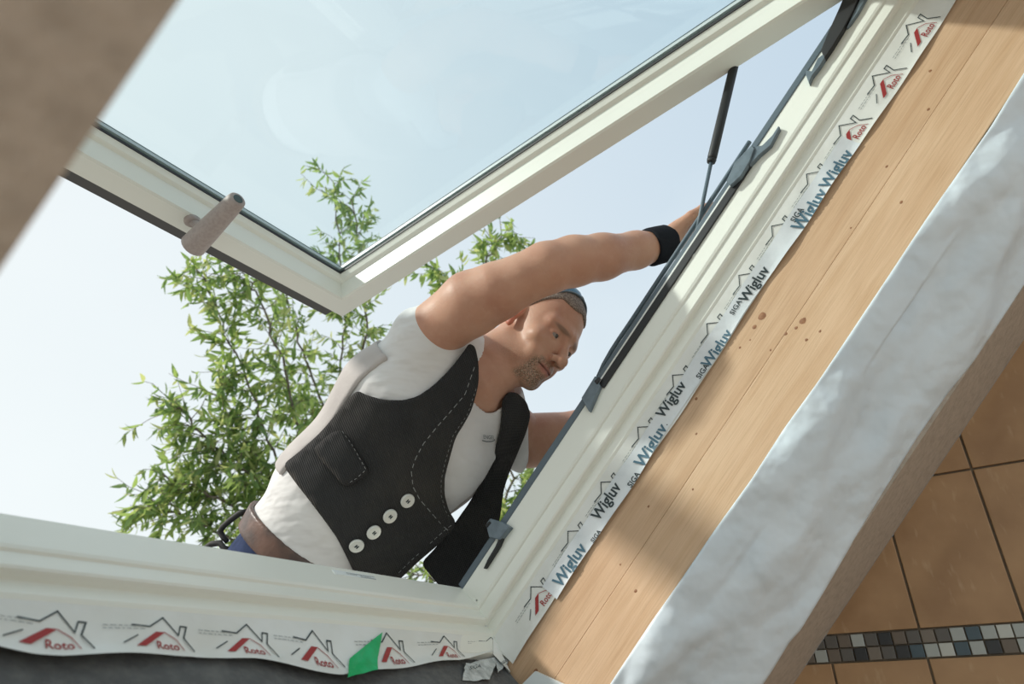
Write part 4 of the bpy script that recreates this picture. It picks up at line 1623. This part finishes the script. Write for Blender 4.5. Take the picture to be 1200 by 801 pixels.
for x, y in ((478, 587), (457.5, 605), (438.5, 624), (418, 640)):
    K0 = surf([(x, y)], .0055)[0]
    e1 = surf([(x + 8, y)], .0055)[0] - K0; e2 = surf([(x, y + 8)], .0055)[0] - K0
    nrm_ = unit(np.cross(e1, e2))
    if nrm_[2] > 0: nrm_ = -nrm_
    A1 = unit(e1); A2_ = np.cross(nrm_, A1)
    prof_ = [(.0142, -.003), (.0142, .0), (.0128, .0016), (.0108, .0012), (.0095, .0009), (.0, .0009)]
    V = []; F = []
    S_ = 22
    for r_, h_ in prof_[:-1]:
        for k in range(S_):
            a = 2 * math.pi * k / S_
            V.append(K0 + nrm_ * h_ + r_ * (A1 * math.cos(a) + A2_ * math.sin(a)))
    for i in range(len(prof_) - 2):
        for k in range(S_):
            F.append([i * S_ + k, i * S_ + (k + 1) % S_, (i + 1) * S_ + (k + 1) % S_, (i + 1) * S_ + k])
    F.append([(len(prof_) - 2) * S_ + k for k in range(S_)])
    bt = link_mesh('button', k2w(np.array(V)), F, M['button'], vest, smooth=False)
    ux, uy = unit(A1 * .8 - A2_ * .6), unit(A1 * .6 + A2_ * .8)
    Vm = []; Fm = []
    for (x0, y0, x1, y1) in ((-.0034, -.0034, -.0010, .0034), (.0010, -.0034, .0034, .0034), (-.002, -.0009, .002, .0009)):
        b0 = len(Vm)
        for hh_ in (.0008, .0016):
            for (xx, yy) in ((x0, y0), (x1, y0), (x1, y1), (x0, y1)):
                Vm.append(K0 + nrm_ * hh_ + ux * xx + uy * yy)
        Fm += [[b0 + 4, b0 + 5, b0 + 6, b0 + 7]] + [[b0 + i, b0 + (i + 1) % 4, b0 + 4 + (i + 1) % 4, b0 + 4 + i] for i in range(4)]
    link_mesh('button_mark', k2w(np.array(Vm)), Fm, M['ink'], vest)

# small embroidered word on the shirt chest
tv, tf = text_flat('ENGEL', 7.2)
pts = np.stack([566.5 + tv[:, 0] * .62 - tv[:, 1] * .05, 513.8 + tv[:, 0] * .04 - tv[:, 1] * .9], 1)
shd = lambda x, y: march(x, y, .0045)[0]
K = surf(pts, .0015, shd)
link_mesh('shirt_lettering', k2w(K), tf, M['ink'], shirt)
sv, sf = stroke([(565, 515.8), (570, 517.2), (576, 517.0), (580, 515.5)], 1.0)
link_mesh('shirt_lettering', k2w(surf(sv, .0015, shd)), sf, M['ink'], shirt)

# wristband
wd_ = unit(WRR - FAR)
c0 = WRR - wd_ * .018
S_ = 32
xa = unit(np.cross(wd_, [0, 0, 1])); ya = np.cross(wd_, xa)
V = []; F = []
wp = [(-.028, .034), (-.0275, .0385), (-.024, .0405), (.0, .0400), (.024, .0400), (.0285, .0380), (.029, .031)]
for s, r_ in wp:
    for k in range(S_):
        a = 2 * math.pi * k / S_
        V.append(c0 + wd_ * s + (r_ + .0008 * math.sin(5 * a + 60 * s)) * (xa * math.cos(a) + ya * math.sin(a)))
for i in range(len(wp) - 1):
    for k in range(S_):
        F.append([i * S_ + k, i * S_ + (k + 1) % S_, (i + 1) * S_ + (k + 1) % S_, (i + 1) * S_ + k])
link_mesh('wristband', k2w(np.array(V)), F, M['wristband'], root, smooth=True)

# trousers, belt, boots
h = .008
pts_ = [PV, kneeR, kneeL, ankR, ankL]
lo = np.min(pts_, 0) - .22; hi = np.max(pts_, 0) + .22
g = grid(lo, hi, h)
f = ecap(g, PV - WUP * .02, BELT_C, (.160, .128), (.150, .120), T_LEFT)
for hp, kn, an in ((hipR, kneeR, ankR), (hipL, kneeL, ankL)):
    f = smin(f, chain(g, [(hp, .098), (hp * .5 + kn * .5, .088), (kn, .070)], .02), .03)
    f = smin(f, chain(g, [(kn, .068), (kn * .6 + an * .4, .066), (an, .058)], .02), .02)
f = f + wrinkle(g, .003)
f = smax(f, ((g - BELT_C - .012 * WUP) @ WUP.astype(np.float32)), .004)
rn = g @ KB[2].astype(np.float32) + CAM[2]
f = smax(f, -(rn + .0985), .01)                         # rests on the roof
V, F = surface_nets(f, lo, h)
link_mesh('trousers', k2w(V), F, M['denim'], root, smooth=True)
h = .004
lo = BELT_C - .24; hi = BELT_C + .24
g = grid(lo, hi, h)
base_ = ecap(g, PV - WUP * .02, BELT_C + WUP * .06, (.166, .134), (.156, .127), T_LEFT)
f = np.abs(base_ - .004) - .0040
s = (g - BELT_C) @ WUP.astype(np.float32) + .006 * np.sin((g @ T_LEFT.astype(np.float32)) * 20)
f = smax(f, np.abs(s - .004) - .024, .002)
V, F = surface_nets(f, lo, h)
link_mesh('belt', k2w(V), F, M['leather'], root, smooth=True)
# tool loop standing off the belt at his side
mb = MB('world')
lp = [(289, 599, 1.40), (281, 601, 1.40), (270, 609, 1.405), (261, 617, 1.41), (258, 623, 1.41), (262, 630, 1.405), (266, 634, 1.40)]
mb.tube([k2w(PK(*p)) for p in lp], [.006, .0065, .006, .006, .007, .0055, .005], 8)
mb.tube([k2w(PK(*p)) for p in [(241, 642, 1.40), (248, 637, 1.40), (258, 636, 1.395), (262, 642, 1.39), (275, 647, 1.385)]], .0065, 8)
mb.build('tool_loop', M['black_strap'], root, smooth=True)
for an, kn in ((ankR, kneeR), (ankL, kneeL)):
    dn = unit(r2k((0, -1, 0)) - r2k((0, 0, 0))); inn = unit(r2k((0, 0, -1)) - r2k((0, 0, 0)))
    h = .007
    lo = an - .2; hi = an + .2
    g = grid(lo, hi, h)
    f = chain(g, [(an - dn * .02, .056), (an + dn * .07, .050), (an + dn * .085 + inn * -.04, .046)], .02)
    f = smin(f, chain(g, [(an + dn * .09 - inn * .02, .045), (an + dn * .10 + inn * .01, .04)], .01), .03)
    rn = g @ KB[2].astype(np.float32) + CAM[2]
    f = smax(f, -(rn + .0985), .006)
    V, F = surface_nets(f, lo, h)
    link_mesh('boot', k2w(V), F, M['boot'], root, smooth=True)

# sunglasses pushed up on the head
sg = empty('sunglasses', Vector(k2w(h2k(0, .13, .05))))
tag(sg, "blue-lensed sunglasses pushed up on top of the man's cropped head", 'sunglasses')


def surf_y(x, z):
    ys = np.linspace(.18, .02, 400); q = np.stack([np.full(400, x), ys, np.full(400, z)], -1).astype(np.float32)
    f_ = head_field(q); return float(ys[np.argmax(f_ < 0)])


def surf_x(y, z):
    xs = np.linspace(.13, .02, 400); q = np.stack([xs, np.full(400, y), np.full(400, z)], -1).astype(np.float32)
    f_ = head_field(q); return float(xs[np.argmax(f_ < 0)])


for sx in (-1, 1):
    mb = MB('world'); rows = []
    for i in range(7):
        for j in range(7):
            x = .008 + .052 * i / 6
            z = .010 + .036 * (j / 6) - 4.0 * x * x
            rows.append(h2k(sx * x, surf_y(x, z) + .0075 + .003 * math.sin(math.pi * j / 6), z))
    Fq = [[i * 7 + j, (i + 1) * 7 + j, (i + 1) * 7 + j + 1, i * 7 + j + 1] for i in range(6) for j in range(6)]
    r0 = np.array(rows); off_ = H_U * .0022
    mb.add([k2w(p) for p in r0] + [k2w(p + off_) for p in r0], Fq + [[49 + k for k in f_[::-1]] for f_ in Fq])
    mb.build('lens', M['lens'], sg, smooth=True)
    mb = MB('world'); pts = [h2k(sx * .060, surf_y(.060, .014) + .009, .018)]
    for y, z in ((.086, .008), (.066, .0), (.050, -.007), (.036, -.013)):
        pts.append(h2k(sx * (surf_x(y, z) + .005), y, z))
    mb.tube([k2w(p) for p in pts], [.0024, .0026, .0024, .0022, .002], 6)
    mb.build('temple', M['steelblue'], sg, smooth=True)
mb = MB('world')
mb.tube([k2w(h2k(x, surf_y(x, .048 - 4 * x * x) + .0085, .048 - 4 * x * x)) for x in np.linspace(-.060, .060, 13)], .0024, 6)
mb.build('frame', M['steelblue'], sg, smooth=True)

# ------------------------------------------------------------------ trees outside


def leaf_mesh(i):
    """pointed leaf folded along its midrib, 1 unit long along x"""
    xs = [0, .18, .45, .75, 1.0]; ws = [.012, .11, .14, .085, .0]
    V = []; F = []
    for x, w in zip(xs, ws):
        dz = -.18 * x * x
        V += [(x, -w, dz + .25 * w), (x, 0, dz), (x, w, dz + .25 * w)]
    for k in range(4):
        a = 3 * k
        F += [[a, a + 3, a + 4, a + 1], [a + 1, a + 4, a + 5, a + 2]]
    me = bpy.data.meshes.new('leaf')
    me.from_pydata(V, [], F); me.materials.append(M['leaf'][i]); me.update()
    return me, np.array(V), F


LEAF = [leaf_mesh(i) for i in range(3)]


def make_tree(label, Zc, stems, n_obj, seed, leaf_len, group=None, ground=None):
    r = random.Random(seed)
    base = PK(*stems[0][0]); 
    wb = k2w(base); wb = np.array([wb[0], wb[1], ground])
    root_ = empty('tree', Vector(wb))
    tag(root_, label, 'tree', group)
    leaves = []
    br = MB('world')
    down = np.array([0, 0, -1.0])
    # trunk down to the ground
    tr = MB('world')
    tr.tube([wb, wb + (k2w(base) - wb) * .5 + np.array([.1, 0, 0]), k2w(base)], [.075, .055, .035], 8)
    tr.build('trunk', M['bark'], root_, smooth=True)
    for st_ in stems:
        pts = [k2w(PK(*p)) for p in st_]
        P2 = []
        for a, b_ in zip(pts[:-1], pts[1:]):
            for k in range(6):
                P2.append(a + (b_ - a) * k / 6 + np.array([r.uniform(-.02, .02) for _ in range(3)]))
        P2.append(pts[-1])
        n = len(P2)
        br.tube(P2, [.010 * (1 - .8 * i / n) + .003 for i in range(n)], 6)
        dens = st_dens.get(id(st_), 1.0)
        for i in range(1, n):
            for _ in range(r.choice([2, 3, 3]) if dens >= 1 else r.choice([0, 1])):
                # twig
                d = unit(P2[i] - P2[i - 1])
                sd_ = np.array([r.gauss(0, 1) for _ in range(3)]); sd_ -= d * (sd_ @ d); sd_ = unit(sd_)
                tl = r.uniform(.12, .42) * dens ** .5
                q = [P2[i]]
                dv = unit(sd_ * .9 + d * .8)
                for k in range(4):
                    dv = unit(dv + down * .12 + np.array([r.gauss(0, .15) for _ in range(3)]))
                    q.append(q[-1] + dv * tl / 4)
                br.tube(q, [.0035, .003, .0025, .002, .0015], 4)
                for k in range(r.randint(9, 15)):
                    t_ = r.uniform(.15, 1.0) * 4
                    j = min(3, int(t_)); p = q[j] + (q[j + 1] - q[j]) * (t_ - j)
                    ld = unit(dv * .5 + down * r.uniform(.1, .9) + np.array([r.gauss(0, .55) for _ in range(3)]))
                    leaves.append((p, ld, leaf_len * r.uniform(.65, 1.25), r.choice([0, 0, 1, 1, 2])))
    br.build('branches', M['bark'], root_, smooth=True)
    leaves.sort(key=lambda l: -l[2])
    SV_, SF_, SM_ = [], [], []
    nv = 0
    for k, (p, ld, L_, ci) in enumerate(leaves):
        x = unit(ld); y = np.cross(down, x) + np.array([r.gauss(0, .5) for _ in range(3)]); y = unit(y - x * (y @ x)); z = np.cross(x, y)
        if k < n_obj:
            o_ = bpy.data.objects.new('leaf', LEAF[ci][0])
            col.objects.link(o_); o_.parent = root_
            Mx = Matrix(((x[0] * L_, y[0] * L_, z[0] * L_, p[0] - wb[0]), (x[1] * L_, y[1] * L_, z[1] * L_, p[1] - wb[1]), (x[2] * L_, y[2] * L_, z[2] * L_, p[2] - wb[2]), (0, 0, 0, 1)))
            o_.matrix_local = Mx
        else:
            V = LEAF[ci][1] * L_
            SV_.append(p + V[:, :1] * x + V[:, 1:2] * y + V[:, 2:] * z)
            for f_ in LEAF[ci][2]:
                SF_.append([nv + i for i in f_]); SM_.append(ci)
            nv += len(V)
    if SV_:
        o_ = link_mesh('foliage', np.concatenate(SV_), SF_, None, root_, mats=M['leaf'], midx=SM_)
        o_['kind'] = 'stuff'
    return len(leaves)


Zt = 5.2
st_dens = {}
S1 = [
    [(345, 760, 5.3), (340, 650, 5.2), (330, 560, 5.1), (300, 470, 5.1), (265, 390, 5.1), (232, 318, 5.1)],
    [(340, 650, 5.2), (290, 570, 5.0), (240, 510, 4.9), (205, 475, 4.9)],
    [(335, 640, 5.2), (280, 600, 4.9), (225, 570, 4.8), (190, 560, 4.8)],
    [(335, 660, 5.2), (270, 630, 4.9), (215, 605, 4.8), (180, 590, 4.8)],
    [(335, 590, 5.1), (300, 530, 5.0), (270, 500, 5.0), (255, 455, 5.0)],
    [(345, 600, 5.2), (350, 500, 5.2), (330, 420, 5.2), (300, 340, 5.2), (285, 320, 5.2)],
    [(330, 600, 5.0), (285, 550, 4.9), (245, 545, 4.9)],
]
S2 = [
    [(420, 720, 6.2), (400, 560, 6.0), (395, 470, 6.0), (405, 380, 6.0), (398, 300, 6.0), (392, 215, 6.0)],
    [(400, 480, 6.0), (430, 400, 6.0), (425, 320, 6.0), (412, 235, 6.0)],
    [(400, 520, 6.0), (365, 440, 6.0), (345, 380, 6.0), (330, 330, 6.0)],
    [(405, 560, 6.0), (380, 500, 6.0), (350, 470, 6.0)],
]
S3 = [
    [(560, 840, 5.6), (575, 640, 5.5), (600, 560, 5.5), (585, 470, 5.5), (545, 370, 5.5), (520, 320, 5.5)],
    [(575, 640, 5.5), (610, 590, 5.4), (640, 555, 5.4)],
    [(585, 470, 5.5), (560, 360, 5.5), (570, 300, 5.5), (590, 275, 5.5)],
    [(575, 700, 5.5), (520, 680, 5.4), (480, 670, 5.4)],
    [(570, 700, 5.5), (600, 640, 5.4), (625, 600, 5.4)],
]
n1 = make_tree('leafy young tree with drooping bright green branches outside the open window', Zt, S1, 300, 11, .10, ground=-1.6)
n2 = make_tree('slender tree whose thin top rises behind the lower corner of the sash', Zt, S2, 200, 23, .095, ground=-1.6)
n3 = make_tree('small leafy tree half hidden behind the man, showing above his arm', Zt, S3, 200, 37, .10, ground=-1.6)
print('leaves', n1, n2, n3)
